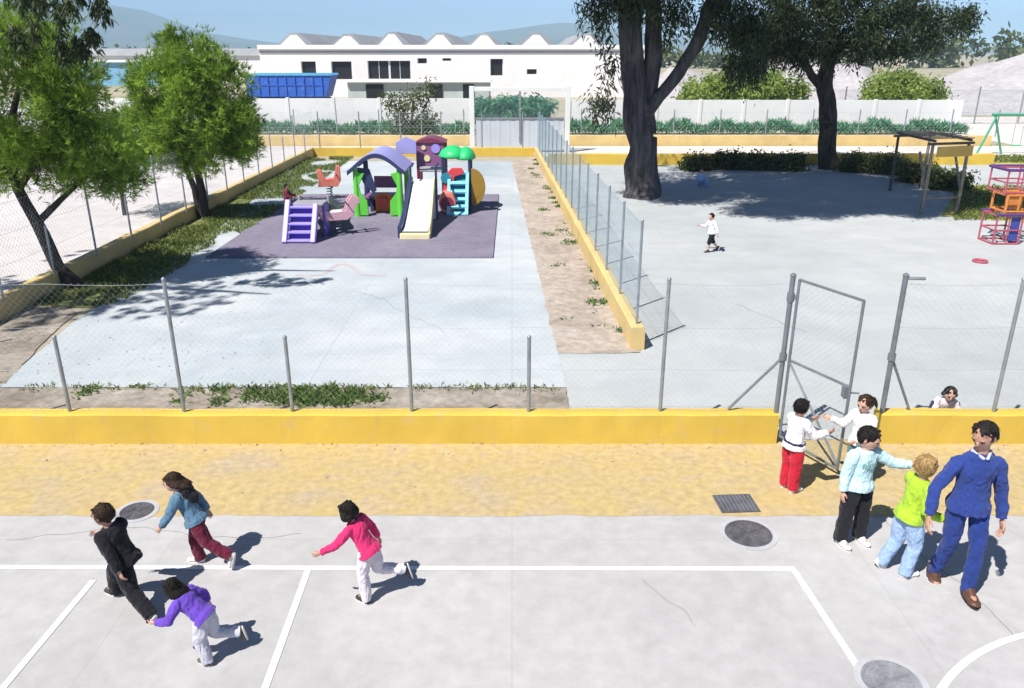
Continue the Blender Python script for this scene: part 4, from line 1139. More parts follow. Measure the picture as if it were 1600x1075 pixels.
# toddler steps in purple with a grey slide behind
ts = thing('toddler_slide', (-5.4, 20.6, ZM), 'small toddler slide with purple steps at its front', 'slide')
lx, ly = -5.40, 19.75
def onl(s, t): return V((lx + s * .36, ly + .62 * t, ZM + .86 * t))
for s in (-1, 1):
    mb = MB(); mb.bar(onl(s, 0), onl(s, 1.12 if s < 0 else 1.02), .13, .15); mb.build('side_rail', PL['purple'], ts, bevel=.02)
for t in (.06, .28, .5, .72, .94):
    mb = MB(); c = onl(0, t); mb.box((c.x, c.y + .05, c.z), (.62, .20, .055)); mb.build('step', PL['purple'], ts, bevel=.015)
mb = MB(); q = [onl(-.85, .02), onl(.85, .02), onl(.85, .98), onl(-.85, .98)]; mb.extrude([p + V((0, .17, 0)) for p in q], (0, .03, 0)); mb.build('back_board', PL['violet'], ts)
mb = MB(); mb.box((lx + .12, 20.75, .90), (.80, .62, .06)); mb.build('platform', PL['grey'], ts, bevel=.015)
gp_ = [(20.95, .92), (21.4, .8), (22.1, .42), (22.6, .22), (22.95, .18)]
mb = MB()
for (y0_, z0_), (y1_, z1_) in zip(gp_, gp_[1:]):
    mb.add([(lx - .18, y0_, z0_), (lx + .48, y0_, z0_), (lx + .48, y1_, z1_), (lx - .18, y1_, z1_), (lx - .18, y0_, z0_ - .05), (lx + .48, y0_, z0_ - .05), (lx + .48, y1_, z1_ - .05), (lx - .18, y1_, z1_ - .05)], [(0,1,2,3),(7,6,5,4),(0,3,7,4),(1,5,6,2)])
mb.build('chute', PL['grey'], ts)
for s in (-.24, .52):
    mb = MB(); o = [(lx + s, y_, z_ + .14) for y_, z_ in gp_]; mb.extrude(o + [(p[0], p[1], p[2] - .22) for p in reversed(o)], (.05, 0, 0)); mb.build('chute_side', PL['grey'], ts, bevel=.01)
for x in (lx - .24, lx + .5):
    mb = MB(); mb.box((x, 20.8, .47), (.07, .5, .84)); mb.build('support', PL['violet'], ts, bevel=.015)

# spring riders
def spring_rider(p, sc, c1, c2, rz, label, kind):
    root = thing('spring_rider', p, label, 'spring rider', 'spring riders on the rubber mat')
    Mz = Matrix.Rotation(rz, 3, 'Z')
    def T(x, y, z): return p + Mz @ V((x, y, z)) * sc
    mb = MB(); mb.tube([T(0,0,0), T(0,0,.03)], .2 * sc, 20); mb.build('base_plate', M['galv_dark'], root, True)
    mb = MB(); mb.tube([T(.09*math.cos(a*.5), .09*math.sin(a*.5), .03 + a * .0068) for a in range(56)], .018 * sc, 6); mb.build('spring', M['galv_dark'], root, True)
    for s in (-1, 1):
        if kind == 'horse': o = [(-.42,.42),(-.2,.40),(.25,.40),(.42,.52),(.52,.8),(.62,.84),(.6,.98),(.42,1.06),(.3,.92),(.22,.66),(-.12,.62),(-.3,.68),(-.46,.86),(-.54,.8)]
        else: o = [(-.38,.42),(.3,.42),(.42,.62),(.40,1.1),(.28,1.12),(.18,.7),(-.10,.66),(-.24,.98),(-.38,1.0),(-.34,.6)]
        mb = MB(); mb.extrude([T(x, s * .13 - .02, z) for x, z in o], Mz @ V((0, .045, 0)) * sc); mb.build('side_panel', PL[c1], root, bevel=.012)
    mb = MB(); mb.box(T(-.02, 0, .62), (.34 * sc, .30 * sc, .05 * sc), rz); mb.build('seat', PL[c2], root, bevel=.015)
    mb = MB(); mb.tube([T(.28,-.28,.82), T(.28,.28,.82)], .02 * sc, 8); mb.build('handlebar', PL['black'], root, True)
    mb = MB(); mb.tube([T(.12,-.26,.40), T(.12,.26,.40)], .02 * sc, 8); mb.build('footrest', PL['black'], root, True)
p = G(526, 372); p.z = ZM; p.y += .25; spring_rider(p, .98, 'pink', 'white', R(20), 'pink spring rider standing on the mat beside the purple steps', 'horse')
p = G(516, 312); p.z = ZM; spring_rider(p, .95, 'coral', 'red', R(10), 'red spring rider with two upright fins near the back of the mat', 'fin')

# shade frame at the right of the yard
sh = thing('play_shelter', (13.5, 26, 0), 'weathered post frame with a slatted roof and yellow board at its right end', 'shelter')
P4 = [V((12.40, 23.95, 0)), V((13.62, 24.25, 0)), V((13.35, 28.2, 0)), V((14.6, 28.5, 0))]
hs = [2.02, 2.02, 1.84, 1.84]
for p, h_, m_ in zip(P4, hs, ('wood', 'wood', 'wood_dark', 'wood')):
    mb = MB(); mb.tube([(p.x, p.y, -.05), (p.x + .01, p.y, h_ * .5), (p.x, p.y, h_)], [.055, .050, .046], 10, wob=.1); mb.build('post', M[m_], sh, True)
tp4 = [p + V((0, 0, h_)) for p, h_ in zip(P4, hs)]
for i, j in ((0, 1), (2, 3), (0, 2), (1, 3)):
    mb = MB(); d_ = (tp4[j] - tp4[i]).normalized() * .18; mb.bar(tp4[i] - d_ + V((0,0,.04 if (i, j) in ((0,1),(2,3)) else .13)), tp4[j] + d_ + V((0,0,.04 if (i, j) in ((0,1),(2,3)) else .13)), .055, .07); mb.build('beam', M['wood_dark'], sh)
mb = MB()
for k in range(8):
    t = k / 7; a_ = tp4[0].lerp(tp4[2], t); b2 = tp4[1].lerp(tp4[3], t); d_ = (b2 - a_).normalized() * .14; mb.bar(a_ - d_ + V((0,0,.195)), b2 + d_ + V((0,0,.180)), .05, .025)
mb.build('roof_slats', M['wood'], sh)
M['yboard'] = mat('yellow_board', (.62,.40,.10), .7, .15, 3)
a_, b2 = P4[0] + V((.1, -.10, 1.84)), P4[1] + V((.1, -.08, 1.84)); mb = MB(); mb.bar(a_, b2, .03, .30); mb.build('name_board', M['yboard'], sh)
mb = MB()
for p in P4[:2]:
    mb = MB(); mb.bar(p + V((.07, .02, .5)), p + V((.02, .75, 1.75)), .05, .05); mb.build('knee_brace', M['wood'], sh)
mb = MB()
for z in (.45,): mb.bar(P4[0] + V((0,0,z)), P4[1] + V((0,0,z)), .05, .06)
mb.build('cross_rail', M['wood'], sh)

# tubular climbing tower at the right edge
M['tube_pink'] = mat('pink_tube_paint', (.42,.09,.13), .45, .1, 3, .1, .05)
M['tube_purple'] = mat('purple_tube_paint', (.12,.05,.20), .45, .1, 3, .1, .05)
M['tube_orange'] = mat('orange_tube_paint', (.60,.22,.05), .45, .1, 3, .1, .05)
M['tube_blue'] = mat('blue_board_paint', (.05,.06,.28), .5, .1, 3)
cf = thing('climbing_tower', (12.45, 20.0, 0), 'narrow tubular climbing tower in red, purple and orange at the right edge', 'climbing frame')
def cage(x0, x1, y0, y1, z0, z1, m, nm, r=.028, mid=True):
    mb = MB()
    for x in (x0, x1):
        for y in (y0, y1): mb.tube([(x, y, z0), (x, y, z1)], r, 8)
    for z in ((z0 + .03, (z0 + z1) / 2, z1) if mid else (z0 + .03, z1)):
        for a_, b3 in (((x0,y0),(x1,y0)), ((x1,y0),(x1,y1)), ((x1,y1),(x0,y1)), ((x0,y1),(x0,y0))): mb.tube([(*a_, z), (*b3, z)], r * .9, 8)
    mb.tube([((x0 + x1) / 2, y0, z0), ((x0 + x1) / 2, y0, z1)], r * .8, 8)
    return mb.build(nm, m, cf, True)
cage(11.98, 12.62, 19.8, 20.44, 0, .74, M['tube_pink'], 'lower_cage', .024)
for y in (19.77, 20.47):
    mb = MB(); mb.tube([(11.93, y, .77), (12.67, y, .77)], .034, 8); mb.build('lower_rail', M['tube_purple'], cf, True)
mb = MB(); mb.box((12.48, 19.84, .4), (.22, .03, .60)); mb.build('blue_board', M['tube_blue'], cf)
cage(12.16, 12.78, 19.85, 20.47, .80, 1.24, M['tube_orange'], 'middle_cage', .034, False)
mb = MB(); mb.box((12.55, 20.2, 1.02), (.42, .05, .32)); mb.build('orange_board', M['tube_orange'], cf)
cage(12.06, 12.80, 19.85, 20.60, 1.27, 1.84, M['tube_pink'], 'upper_cage', .022)
mb = MB()
for a_, b3 in (((12.02,19.82),(12.84,19.82)), ((12.84,19.82),(12.84,20.64)), ((12.84,20.64),(12.02,20.64)), ((12.02,20.64),(12.02,19.82))): mb.tube([(*a_, 1.87), (*b3, 1.87)], .034, 8)
mb.build('top_rail', M['tube_purple'], cf, True)
for o_ in cf.children:
    o_.location.x += .22
p = G(1531, 410); rg = thing('toy_ring', p, 'small purple toy ring lying on the yard before the climbing tower', 'toy')
mb = MB(); mb.tube([(p.x + .14*math.cos(R(a)), p.y + .14*math.sin(R(a)), .035) for a in range(0, 361, 15)], .03, 8, cap=False); mb.build('ring', M['tube_pink'], rg, True)

# green swing at the far right
sw = thing('swing_set', (23.6, 38.6, 0), 'green swing frame with crossed legs at the far right edge', 'swing')
M['green_steel'] = mat('green_steel_paint', (.06,.34,.20), .5, .1, 3)
for x in (22.7, 26.2):
    for s in (-1, 1):
        mb = MB(); mb.tube([(x + s * .75, 38.6 + s * .25, 0), (x - s * .06, 38.6, 1.85)], .05, 8); mb.build('leg', M['green_steel'], sw, True)
mb = MB(); mb.tube([(22.5, 38.6, 1.85), (26.4, 38.6, 1.85)], .06, 10); mb.build('top_beam', M['green_steel'], sw, True)
for x in (23.9, 25.2):
    mb = MB(); 
    for s in (-.2, .2): mb.tube([(x + s, 38.6, 1.83), (x + s, 38.6, .45)], .012, 5)
    ch = mb.build('chains', M['galv'], sw); mb = MB(); mb.box((x, 38.6, .44), (.46, .18, .04)); mb.build('seat', PL['green'], ch)

# ------------------------------------------------------------------ people
def skin_mat(name, c):
    m, nt, b = nodes(name); co = obco(nt)
    nt.links.new(ramp(nt, noise_tex(nt, co, 14, 4), [(.3, scale_c(c, .88)), (.7, (min(1, c[0]*1.08), c[1]*1.02, c[2]))]), b.inputs['Base Color'])
    b.inputs['Roughness'].default_value = .55; b.inputs['Subsurface Weight'].default_value = .0
    return m
SKIN = [skin_mat('skin_light', (.58,.34,.25)), skin_mat('skin_tan', (.46,.26,.18))]
M['eye'] = mat('eye_white', (.42,.38,.36), .6, .03, 5, bmp=0)
M['iris'] = mat('dark_iris', (.02,.014,.01), .5, .1, 5, bmp=0)
M['lip'] = mat('lips', (.42,.16,.14), .5, .1, 8, bmp=0)
def hair_mat(name, c):
    m, nt, b = nodes(name); co = obco(nt)
    mp = N(nt, 'ShaderNodeMapping'); mp.inputs['Scale'].default_value = (90, 90, 14); nt.links.new(co, mp.inputs['Vector'])
    f = noise_tex(nt, mp.outputs[0], 1, 4)
    nt.links.new(ramp(nt, f, [(.3, scale_c(c, .55)), (.7, scale_c(c, 1.5))]), b.inputs['Base Color'])
    b.inputs['Roughness'].default_value = .65; b.inputs['Specular IOR Level'].default_value = .2; bump(nt, b, f, .9, .012)
    return m
HAIR = dict(black=hair_mat('hair_black', (.012,.009,.008)), brown=hair_mat('hair_brown', (.035,.020,.012)), blond=hair_mat('hair_blond', (.34,.22,.09)), grey=hair_mat('hair_dark_grey', (.018,.014,.013)))
CL = {}
def cl_(name, c):
    if name not in CL: CL[name] = cloth('cloth_' + name, c)
    return CL[name]

def nrm(v): return V(v).normalized()

def person(label, h, pos, face, torso=(0,0,1), look=None, armR=None, armL=None, legR=None, legL=None, anchor='P', kid=True, seat_z=None, lift=0.0, toeR=None, toeL=None,
           top=None, pants=None, shoe=None, hair=('black','short'), skin=0, sleeve=1.0, leg_len=1.0, bag=.014, hem=-.10, fine=True, extras=(), curl=.35, z0=0.0):
    f = nrm((face[0], face[1], 0)); up = V((0,0,1)); T = nrm(torso)
    Rr = f.cross(up).normalized(); Rt = (Rr - T * Rr.dot(T)).normalized(); Ft = T.cross(Rt).normalized()
    if Ft.dot(f) < 0: Ft = -Ft
    if kid: HH, nk, tl, th, sh_, ua, fa_, hd, sw_, hw_ = .165, .028, .295, .235, .225, .155, .135, .098, .098, .048
    else: HH, nk, tl, th, sh_, ua, fa_, hd, sw_, hw_ = .132, .045, .290, .245, .238, .172, .143, .105, .094, .050
    HH, nk, tl, th, sh_, ua, fa_, hd, sw_, hw_ = [q * h for q in (HH, nk, tl, th, sh_, ua, fa_, hd, sw_, hw_)]
    P = V((0,0,0)); C = P + T * tl; lw_ = 1.0 if kid else .80; drop = .035 if kid else .055
    J = {}
    for s, nm, arm, leg in ((1, 'R', armR, legR), (-1, 'L', armL, legL)):
        hip = P + Rr * s * hw_; kn = hip + nrm(leg[0]) * th; an = kn + nrm(leg[1]) * sh_
        so_ = C - T * drop * h + Rt * s * sw_; el = so_ + nrm(arm[0]) * ua; wr = el + nrm(arm[1]) * fa_
        J[nm] = dict(hip=hip, kn=kn, an=an, sho=so_, el=el, wr=wr, fd=nrm(arm[1]), s=s)
    ank = .043 * h + .014
    if seat_z is not None: dz = seat_z
    else: dz = -min(J['R']['an'].z, J['L']['an'].z) + ank + lift
    if anchor == 'P': ref = P
    else: ref = J[anchor]['an']
    sh0 = V((pos[0] - ref.x, pos[1] - ref.y, dz + z0))
    P = P + sh0; C = C + sh0
    for q in J.values():
        for k in ('hip','kn','an','sho','el','wr'): q[k] = q[k] + sh0
    root = thing('person', (P.x, P.y, z0), label, 'person')
    lk = nrm(look) if look else nrm((f.x, f.y, -.08))
    hu = (nrm(T * .6 + up * .6)); hu = (hu - lk * hu.dot(lk)).normalized(); hr = lk.cross(hu).normalized()
    hc = C + nrm(T * .7 + up * .3) * (nk + HH * .46) + lk * HH * .08
    vox = .0037 if fine else .007
    # --- body
    b = MB()
    def sec(t, rx, ry, g=0.0, fw=0.0): return (P + T * tl * t + Ft * fw * h, Rt * (rx * h + g), Ft * (ry * h + g))
    tors = [(-.16,.040,.040), (-.05,.074,.060), (.1,.083,.064), (.3,.076,.058), (.5,.074,.058), (.72,.086,.063), (.9,.082,.055), (1.0,.05,.042)]
    b.loft([sec(t[0], t[1] * (.86 if t[0] < .95 else .80), t[2] * (.86 if t[0] < .95 else .80)) for t in tors])
    b.tube([C - T * .04 * h, hc - hu * HH * .25], [.034 * h, .031 * h], 12)
    for q in J.values():
        b.sph(q['sho'] - T * .006 * h, .029 * h * lw_); b.tube([q['sho'], q['sho'].lerp(q['el'], .4), q['el']], [.028*h*lw_, .027*h*lw_, .022*h*lw_], 12, round_end=True)
        b.tube([q['el'], q['el'].lerp(q['wr'], .3), q['wr']], [.0225*h*lw_, .023*h*lw_, .0145*h*lw_], 12, round_end=True)
        b.tube([q['hip'], q['hip'].lerp(q['kn'], .4), q['kn']], [.056*h*lw_, .05*h*lw_, .034*h*lw_], 12, round_end=True)
        b.tube([q['kn'], q['kn'].lerp(q['an'], .35), q['an']], [.033*h*lw_, .034*h*lw_, .02*h*lw_], 12, round_end=True)
        # hand
        d = q['fd']; s = q['s']
        n = Rt * -s; n = n - d * n.dot(d)
        if n.length < .2: n = -up - d * (-up).dot(d)
        n.normalize(); sd_ = d.cross(n).normalized()
        if sd_.dot(f) < 0: sd_ = -sd_            # thumb side faces forward
        W = q['wr']
        b.ell(W + d * .27 * hd, sd_ * .215 * hd, n * .10 * hd, d * .33 * hd, 12, 8)
        c_ = curl
        for k, ln in zip((1.5, .5, -.5, -1.5), (.40, .47, .44, .34)):
            b0_ = W + d * .48 * hd + sd_ * k * .115 * hd
            d1 = nrm(d * math.cos(c_) + n * math.sin(c_) + sd_ * k * .07); d2 = nrm(d * math.cos(c_ * 2.3) + n * math.sin(c_ * 2.3) + sd_ * k * .05)
            b.tube([b0_ - d1 * .06 * hd, b0_ + d1 * ln * .5 * hd, b0_ + d1 * ln * .5 * hd + d2 * ln * .55 * hd], [.05 * hd, .046 * hd, .038 * hd], 8, round_end=True)
        tb = W + d * .16 * hd + sd_ * .16 * hd
        t1_ = nrm(d * .65 + sd_ * .7 + n * .25); t2_ = nrm(d * .95 + sd_ * .25 + n * .35)
        b.tube([tb, tb + t1_ * .2 * hd, tb + t1_ * .2 * hd + t2_ * .2 * hd], [.062 * hd, .054 * hd, .042 * hd], 8, round_end=True)
    # head with jaw, brow, nose, ears
    b.ell(hc, hr * .37 * HH, lk * .45 * HH, hu * .50 * HH, 18, 12)
    b.ell(hc - hu * .24 * HH + lk * .09 * HH, hr * .27 * HH, lk * .33 * HH, hu * .27 * HH)
    b.ell(hc - hu * .08 * HH + lk * .45 * HH, hr * .05 * HH, lk * .07 * HH, hu * .10 * HH, 10, 7)
    b.ell(hc - hu * .13 * HH + lk * .47 * HH, hr * .065 * HH, lk * .05 * HH, hu * .045 * HH, 10, 7)
    b.ell(hc + hu * .09 * HH + lk * .37 * HH, hr * .24 * HH, lk * .065 * HH, hu * .045 * HH, 10, 7)
    for s in (-1, 1): b.ell(hc + hr * s * .385 * HH - hu * .03 * HH - lk * .03 * HH, hr * .035 * HH, lk * .075 * HH, hu * .12 * HH, 10, 7)
    for nm, toe in (('R', toeR), ('L', toeL)):
        q = J[nm]; td = nrm(toe) if toe else f
        q['td'] = td; fu = (q['kn'] - q['an']).normalized(); fu = (fu - td * fu.dot(td)).normalized() if toe else up
        q['fu'] = fu; q['fs'] = td.cross(fu).normalized()
        c0 = q['an'] - fu * .018 * h
        b.ell(c0 + td * .035 * h, q['fs'] * .026 * h, td * .072 * h, fu * .02 * h)
    blob(b, 'body', SKIN[skin], root, vox, 2)
    # --- face
    if fine:
        for s in (-1, 1):
            e = hc + hr * s * .155 * HH + lk * .385 * HH + hu * .0 * HH
            mb = MB(); mb.ell(e, hr * .055 * HH, lk * .042 * HH, hu * .026 * HH, 12, 8); ey_ = mb.build('eye', M['eye'], root, True)
            mb = MB(); mb.ell(e + lk * .022 * HH, hr * .036 * HH, lk * .028 * HH, hu * .027 * HH, 10, 7); mb.build('iris', M['iris'], ey_, True)
            mb = MB(); mb.tube([e + hu * .068 * HH + lk * .072 * HH - hr * s * .07 * HH, e + hu * .085 * HH + lk * .060 * HH, e + hu * .065 * HH - lk * .015 * HH + hr * s * .09 * HH], .018 * HH, 6); mb.build('eyebrow', HAIR[hair[0]], root, True)
        mb = MB(); mc = hc - hu * .27 * HH + lk * .405 * HH
        mb.ell(mc + hu * .012 * HH, hr * .10 * HH, lk * .03 * HH, hu * .018 * HH, 12, 6); mb.ell(mc - hu * .016 * HH, hr * .085 * HH, lk * .032 * HH, hu * .02 * HH, 12, 6); mb.build('mouth', M['lip'], root, True)
    # --- hair
    b = MB()
    b.ell(hc + hu * .085 * HH - lk * .075 * HH, hr * .415 * HH, lk * .46 * HH, hu * .465 * HH, 20, 12)
    b.ell(hc - hu * .10 * HH - lk * .17 * HH, hr * .37 * HH, lk * .31 * HH, hu * .30 * HH)
    for s in (-1, 1): b.ell(hc + hr * s * .36 * HH + hu * .02 * HH + lk * .03 * HH, hr * .05 * HH, lk * .10 * HH, hu * .14 * HH, 8, 6)
    for k in range(11):
        a = k * .62; b.tube([hc + hu * .42 * HH - lk * .05 * HH, hc + hu * (.36 + .05 * math.sin(a * 3)) * HH + hr * .33 * math.cos(a) * HH + lk * (.33 * math.sin(a) - .02) * HH], [.08 * HH, .07 * HH], 7, round_end=True)
    st_ = hair[1]
    if st_ in ('bob', 'long'):
        for k in range(9):
            a = -1.5 + 3.0 * k / 8
            q0 = hc + hu * .1 * HH - lk * .33 * math.cos(a) * HH + hr * .38 * math.sin(a) * HH
            ln = .50 if st_ == 'bob' else .95
            fl = V(hair[2]) if len(hair) > 2 else V((0,0,0))
            q1 = q0 - hu * ln * .55 * HH - lk * .10 * HH + hr * .08 * math.sin(a) * HH + fl * .3 * HH
            q2 = q0 - hu * ln * HH - lk * .08 * HH + fl * .9 * HH + V((noise.noise(q0 * 40), noise.noise(q0 * 41), 0)) * .1 * HH
            b.tube([q0, q1, q2], [.12 * HH, .12 * HH, .05 * HH], 8, round_end=True)
    if st_ == 'pony':
        q0 = hc + hu * .2 * HH - lk * .45 * HH; fl = V(hair[2]) if len(hair) > 2 else V((0,0,-1))
        b.sph(q0, .11 * HH); b.tube([q0, q0 - lk * .2 * HH + fl * .25 * HH, q0 - lk * .15 * HH + fl * .75 * HH, q0 + fl * 1.05 * HH], [.09 * HH, .14 * HH, .11 * HH, .03 * HH], 9, round_end=True)
    ho = blob(b, 'hair', HAIR[hair[0]], root, .006 if fine else .01, 1, .05 * HH, .05)
    if fine:
        nS = 700; dd = unit(nS); A3 = [np.array(q) for q in (hr, lk, hu)]
        dd = dd[(dd[:, 2] > -.45) & ~((dd[:, 1] > .25) & (dd[:, 2] < .45))]
        ctr_h = np.array(hc + hu * .085 * HH - lk * .075 * HH)
        base = ctr_h + (dd[:, 0:1] * A3[0] * .42 + dd[:, 1:2] * A3[1] * .465 + dd[:, 2:3] * A3[2] * .47) * HH
        nn = dd[:, 0:1] * A3[0] + dd[:, 1:2] * A3[1] + dd[:, 2:3] * A3[2]
        fl = -A3[2] * .8 - A3[1] * .25 + rng.normal(size=base.shape) * .35
        fl = fl - nn * (fl * nn).sum(1, keepdims=True) * .85; fl /= np.linalg.norm(fl, axis=1, keepdims=True) + 1e-6
        v, f2_ = kites(base, fl, HH * (.12 + .2 * rng.random(len(base))), np.full(len(base), HH * .022), bend=np.full(len(base), .1))
        np_obj('hair_strands', v, f2_, HAIR[hair[0]], ho)
    # --- top
    def sub(t0_, t1_, g, extra=()):
        out = []
        ts_ = [q[0] for q in tors]
        for t in list(np.linspace(t0_, t1_, 9)):
            out.append(sec(t, float(np.interp(t, ts_, [q[1] for q in tors])), float(np.interp(t, ts_, [q[2] for q in tors])), g))
        return out
    b = MB(); s_ = sub(hem, .97, bag)
    s_[0] = (s_[0][0], Rt * (.093 * h + bag + .014), Ft * (.074 * h + bag + .014)); s_[1] = (s_[1][0], Rt * (.091 * h + bag + .011), Ft * (.072 * h + bag + .011))
    s_.append(sec(1.03, .046, .04, .006)); b.loft(s_, 24)
    for q in J.values():
        e = q['el'].lerp(q['wr'], max(0, (sleeve - .5) * 2) * .97) if sleeve > .5 else q['sho'].lerp(q['el'], sleeve * 2)
        g = bag * .75 + (0 if kid else .005)
        b.sph(q['sho'] - Rt * q['s'] * .008 * h, .037 * h * lw_ + g)
        if sleeve > .5:
            b.tube([q['sho'], q['sho'].lerp(q['el'], .5), q['el']], [.036*h*lw_ + g, .033*h*lw_ + g, .028*h*lw_ + g], 14)
            b.sph(q['el'], .0275 * h * lw_ + g); b.tube([q['el'], q['el'].lerp(e, .5), e], [.0275*h*lw_ + g, .027*h*lw_ + g, .022*h*lw_ + g * .8], 14)
        else: b.tube([q['sho'], e], [.036*h*lw_ + g, .036*h*lw_ + g], 14)
    blob(b, top[0], top[1], root, .0055 if fine else .009, 2, .008 if kid else .011, .05)
    # --- trousers or skirt
    b = MB(); g = bag * .95; b.loft(sub(-.16, .03, g * .5), 22)
    for q in J.values():
        if pants[0] == 'skirt': continue
        b.sph(q['hip'], .050 * h * lw_ + g * .8); b.tube([q['hip'], q['hip'].lerp(q['kn'], .5), q['kn']], [.053*h*lw_ + g * .8, .052*h*lw_ + g, .04*h*lw_ + g], 16); b.sph(q['kn'], .039 * h * lw_ + g)
        if leg_len > .5:
            e = q['kn'].lerp(q['an'], (leg_len - .5) * 2 * 1.07); b.tube([q['kn'], q['kn'].lerp(e, .5), e], [.039*h*lw_ + g, .038*h*lw_ + g, .034*h*lw_ + g], 16)
    blob(b, pants[0], pants[1], root, .0055 if fine else .009, 2, .009 if kid else .012, .055)
    # --- shoes
    for nm in ('R', 'L'):
        q = J[nm]; td, fu, fs = q['td'], q['fu'], q['fs']; a0 = q['an'] - fu * .021 * h
        b = MB()
        b.ell(a0 - td * .008 * h, fs * .030 * h, td * .038 * h, fu * .030 * h); b.ell(a0 + td * .052 * h - fu * .003 * h, fs * .034 * h, td * .062 * h, fu * .022 * h)
        b.ell(a0 + td * .09 * h - fu * .006 * h, fs * .033 * h, td * .038 * h, fu * .018 * h); b.tube([a0, q['an'] + fu * .020 * h], [.031 * h, .030 * h], 12); b.tube([q['an'] + fu * .008 * h, a0 + td * .06 * h + fu * .004 * h], [.027 * h, .022 * h], 10, round_end=True)
        so_ = blob(b, 'shoe', shoe[0], root, .005 if fine else .009, 2)
        o = []
        for k in range(18):
            an_ = 2 * math.pi * k / 18; wd = .031 + .006 * max(0, math.cos(an_)) * .5
            o.append(a0 + td * (.044 + .088 * math.cos(an_)) * h + fs * (wd * math.sin(an_)) * h - fu * .0215 * h)
        mb = MB(); mb.extrude(o, -fu * (.012)); mb.build('sole', shoe[1], so_, bevel=.003)
    info = dict(root=root, P=P, C=C, T=T, Rt=Rt, Ft=Ft, J=J, hc=hc, HH=HH, h=h, lk=lk, hu=hu, hr=hr, sec=sec, f=f, bag=bag)
    for e in extras: e(info)
    return info

def ex_belt(name, m, t0_, t1_, g):
    def go(i):
        mb = MB(); n = 24
        def S(t): return i['sec'](t, .088, .068, g + i['bag'])
        mb.loft([S(t0_), S((t0_ + t1_) / 2), S(t1_)], n)
        blob(mb, name, m, i['root'], .006, 1, .012, .05)
    return go
def ex_print(m):
    """indistinct dark letters across the chest"""
    def go(i):
        mb = MB(); h = i['h']; y0_ = i['P'] + i['T'] * .295 * h * .62
        def at(x, z):
            a = x / (.082 * h + i['bag'])
            return y0_ + i['Rt'] * -(math.sin(a) * (.082 * h + i['bag'])) + i['Ft'] * (math.cos(a) * (.062 * h + i['bag']) + .007) + i['T'] * z
        for x0_, st in ((-.075, ((0,0,.0,.05),(.0,.05,.022,0),(.022,0,.022,.05))), (-.036, ((0,0,.008,.05),(.008,.05,.024,.05),(.024,.05,.018,0))), (.0, ((0,.05,.02,.05),(.02,.05,.014,.025),(.014,.025,.022,0),(.022,0,0,0))), (.036, ((0,0,.006,.05),(.006,.05,.026,.046),(.0,.024,.022,.024))), (.07, ((0,.05,.002,0),(.002,0,.02,.0)))):
            for a_, b_2, c, d in st: mb.bar(at(x0_ + a_, b_2), at(x0_ + c, d), .009, .006, i['Ft'])
        mb.build('chest_letters', m, i['root'])
    return go
def ex_collar(m, r=.047):
    def go(i):
        mb = MB(); h = i['h']; c = i['C'] + i['T'] * .012 * h
        for s in (-1, 1):
            pts = [c - i['Ft'] * r * .8 * h + i['T'] * .012 * h, c + i['Rt'] * s * r * h * .95, c + i['Ft'] * r * 1.15 * h + i['Rt'] * s * .010 * h - i['T'] * .012 * h]
            mb.tube(pts, .0085 * h, 8, round_end=True)
        blob(mb, 'collar', m, i['root'], .005, 1)
    return go
def ex_hood(m):
    def go(i):
        mb = MB(); h = i['h']; c = i['C'] - i['Ft'] * .075 * h - i['T'] * .02 * h
        mb.ell(c, i['Rt'] * .075 * h, i['Ft'] * .05 * h, i['T'] * .07 * h); mb.ell(c - i['T'] * .07 * h - i['Ft'] * .02 * h, i['Rt'] * .06 * h, i['Ft'] * .05 * h, i['T'] * .07 * h)
        blob(mb, 'hood', m, i['root'], .006, 1, .012, .05)
    return go
def ex_stripe(m, t0_=.02, t1_=.06):
    def go(i):
        mb = MB(); S = lambda t: i['sec'](t, .090, .070, i['bag'] + .004)
        mb.loft([S(t0_), S(t1_)], 24); blob(mb, 'hem_band', m, i['root'], .006, 1, .006, .06)
    return go

BLK, WHT, NVY = cl_('black', (.012,.012,.016)), cl_('white', (.74,.73,.74)), cl_('navy', (.02,.025,.07))
SH_W, SH_D, SH_B, SOLE = mat('white_shoe', (.68,.67,.66), .6, .1, 9), mat('dark_shoe', (.03,.03,.035), .6, .2, 9), mat('brown_leather', (.09,.04,.025), .45, .2, 9), mat('pale_sole', (.55,.54,.52), .8, .1, 9)

# four children running on the court
p = G(211, 946)
person('child in black jacket and black trousers running left at the court corner', 1.14, p, (-.87,.40), (-.30,.05,1), look=(-.9,.1,-.15), anchor='P',
       armL=((.45,-.25,-.8),(.35,-.15,-.85)), armR=((-.45,.25,-.8),(-.85,.1,.0)), legR=((-.72,.18,-.6),(-.15,.12,-.95)), legL=((.30,-.22,-.9),(.62,-.36,-.55)), toeL=(-.45,.2,-.8), lift=.0,
       top=('jacket', BLK), pants=('trousers', BLK), shoe=(SH_D, SOLE), hair=('brown','short'), skin=1, bag=.020, extras=(ex_stripe(WHT, -.09, -.03),))
p = G(318, 884)
person('child in blue denim jacket and maroon trousers running left past the drain cover', 1.04, p, (-1,.08), (-.42,.04,.95), look=(-.95,-.1,-.3), anchor='P',
       armL=((-.40,-.22,-.85),(-.55,-.05,-.7)), armR=((.55,.2,-.7),(.35,.1,-.9)), legR=((-.30,.02,-.95),(.10,.02,-1)), legL=((.42,-.06,-.9),(.80,-.06,-.55)), toeL=(-.25,0,-.95),
       top=('denim_jacket', cl_('denim', (.10,.19,.28))), pants=('trousers', cl_('maroon', (.13,.012,.035))), shoe=(SH_W, SOLE), hair=('brown','bob',(.5,0,.1)), skin=0, bag=.017, extras=(ex_hood(BLK), ex_stripe(WHT, -.10, -.05)))
p = G(326, 1040)
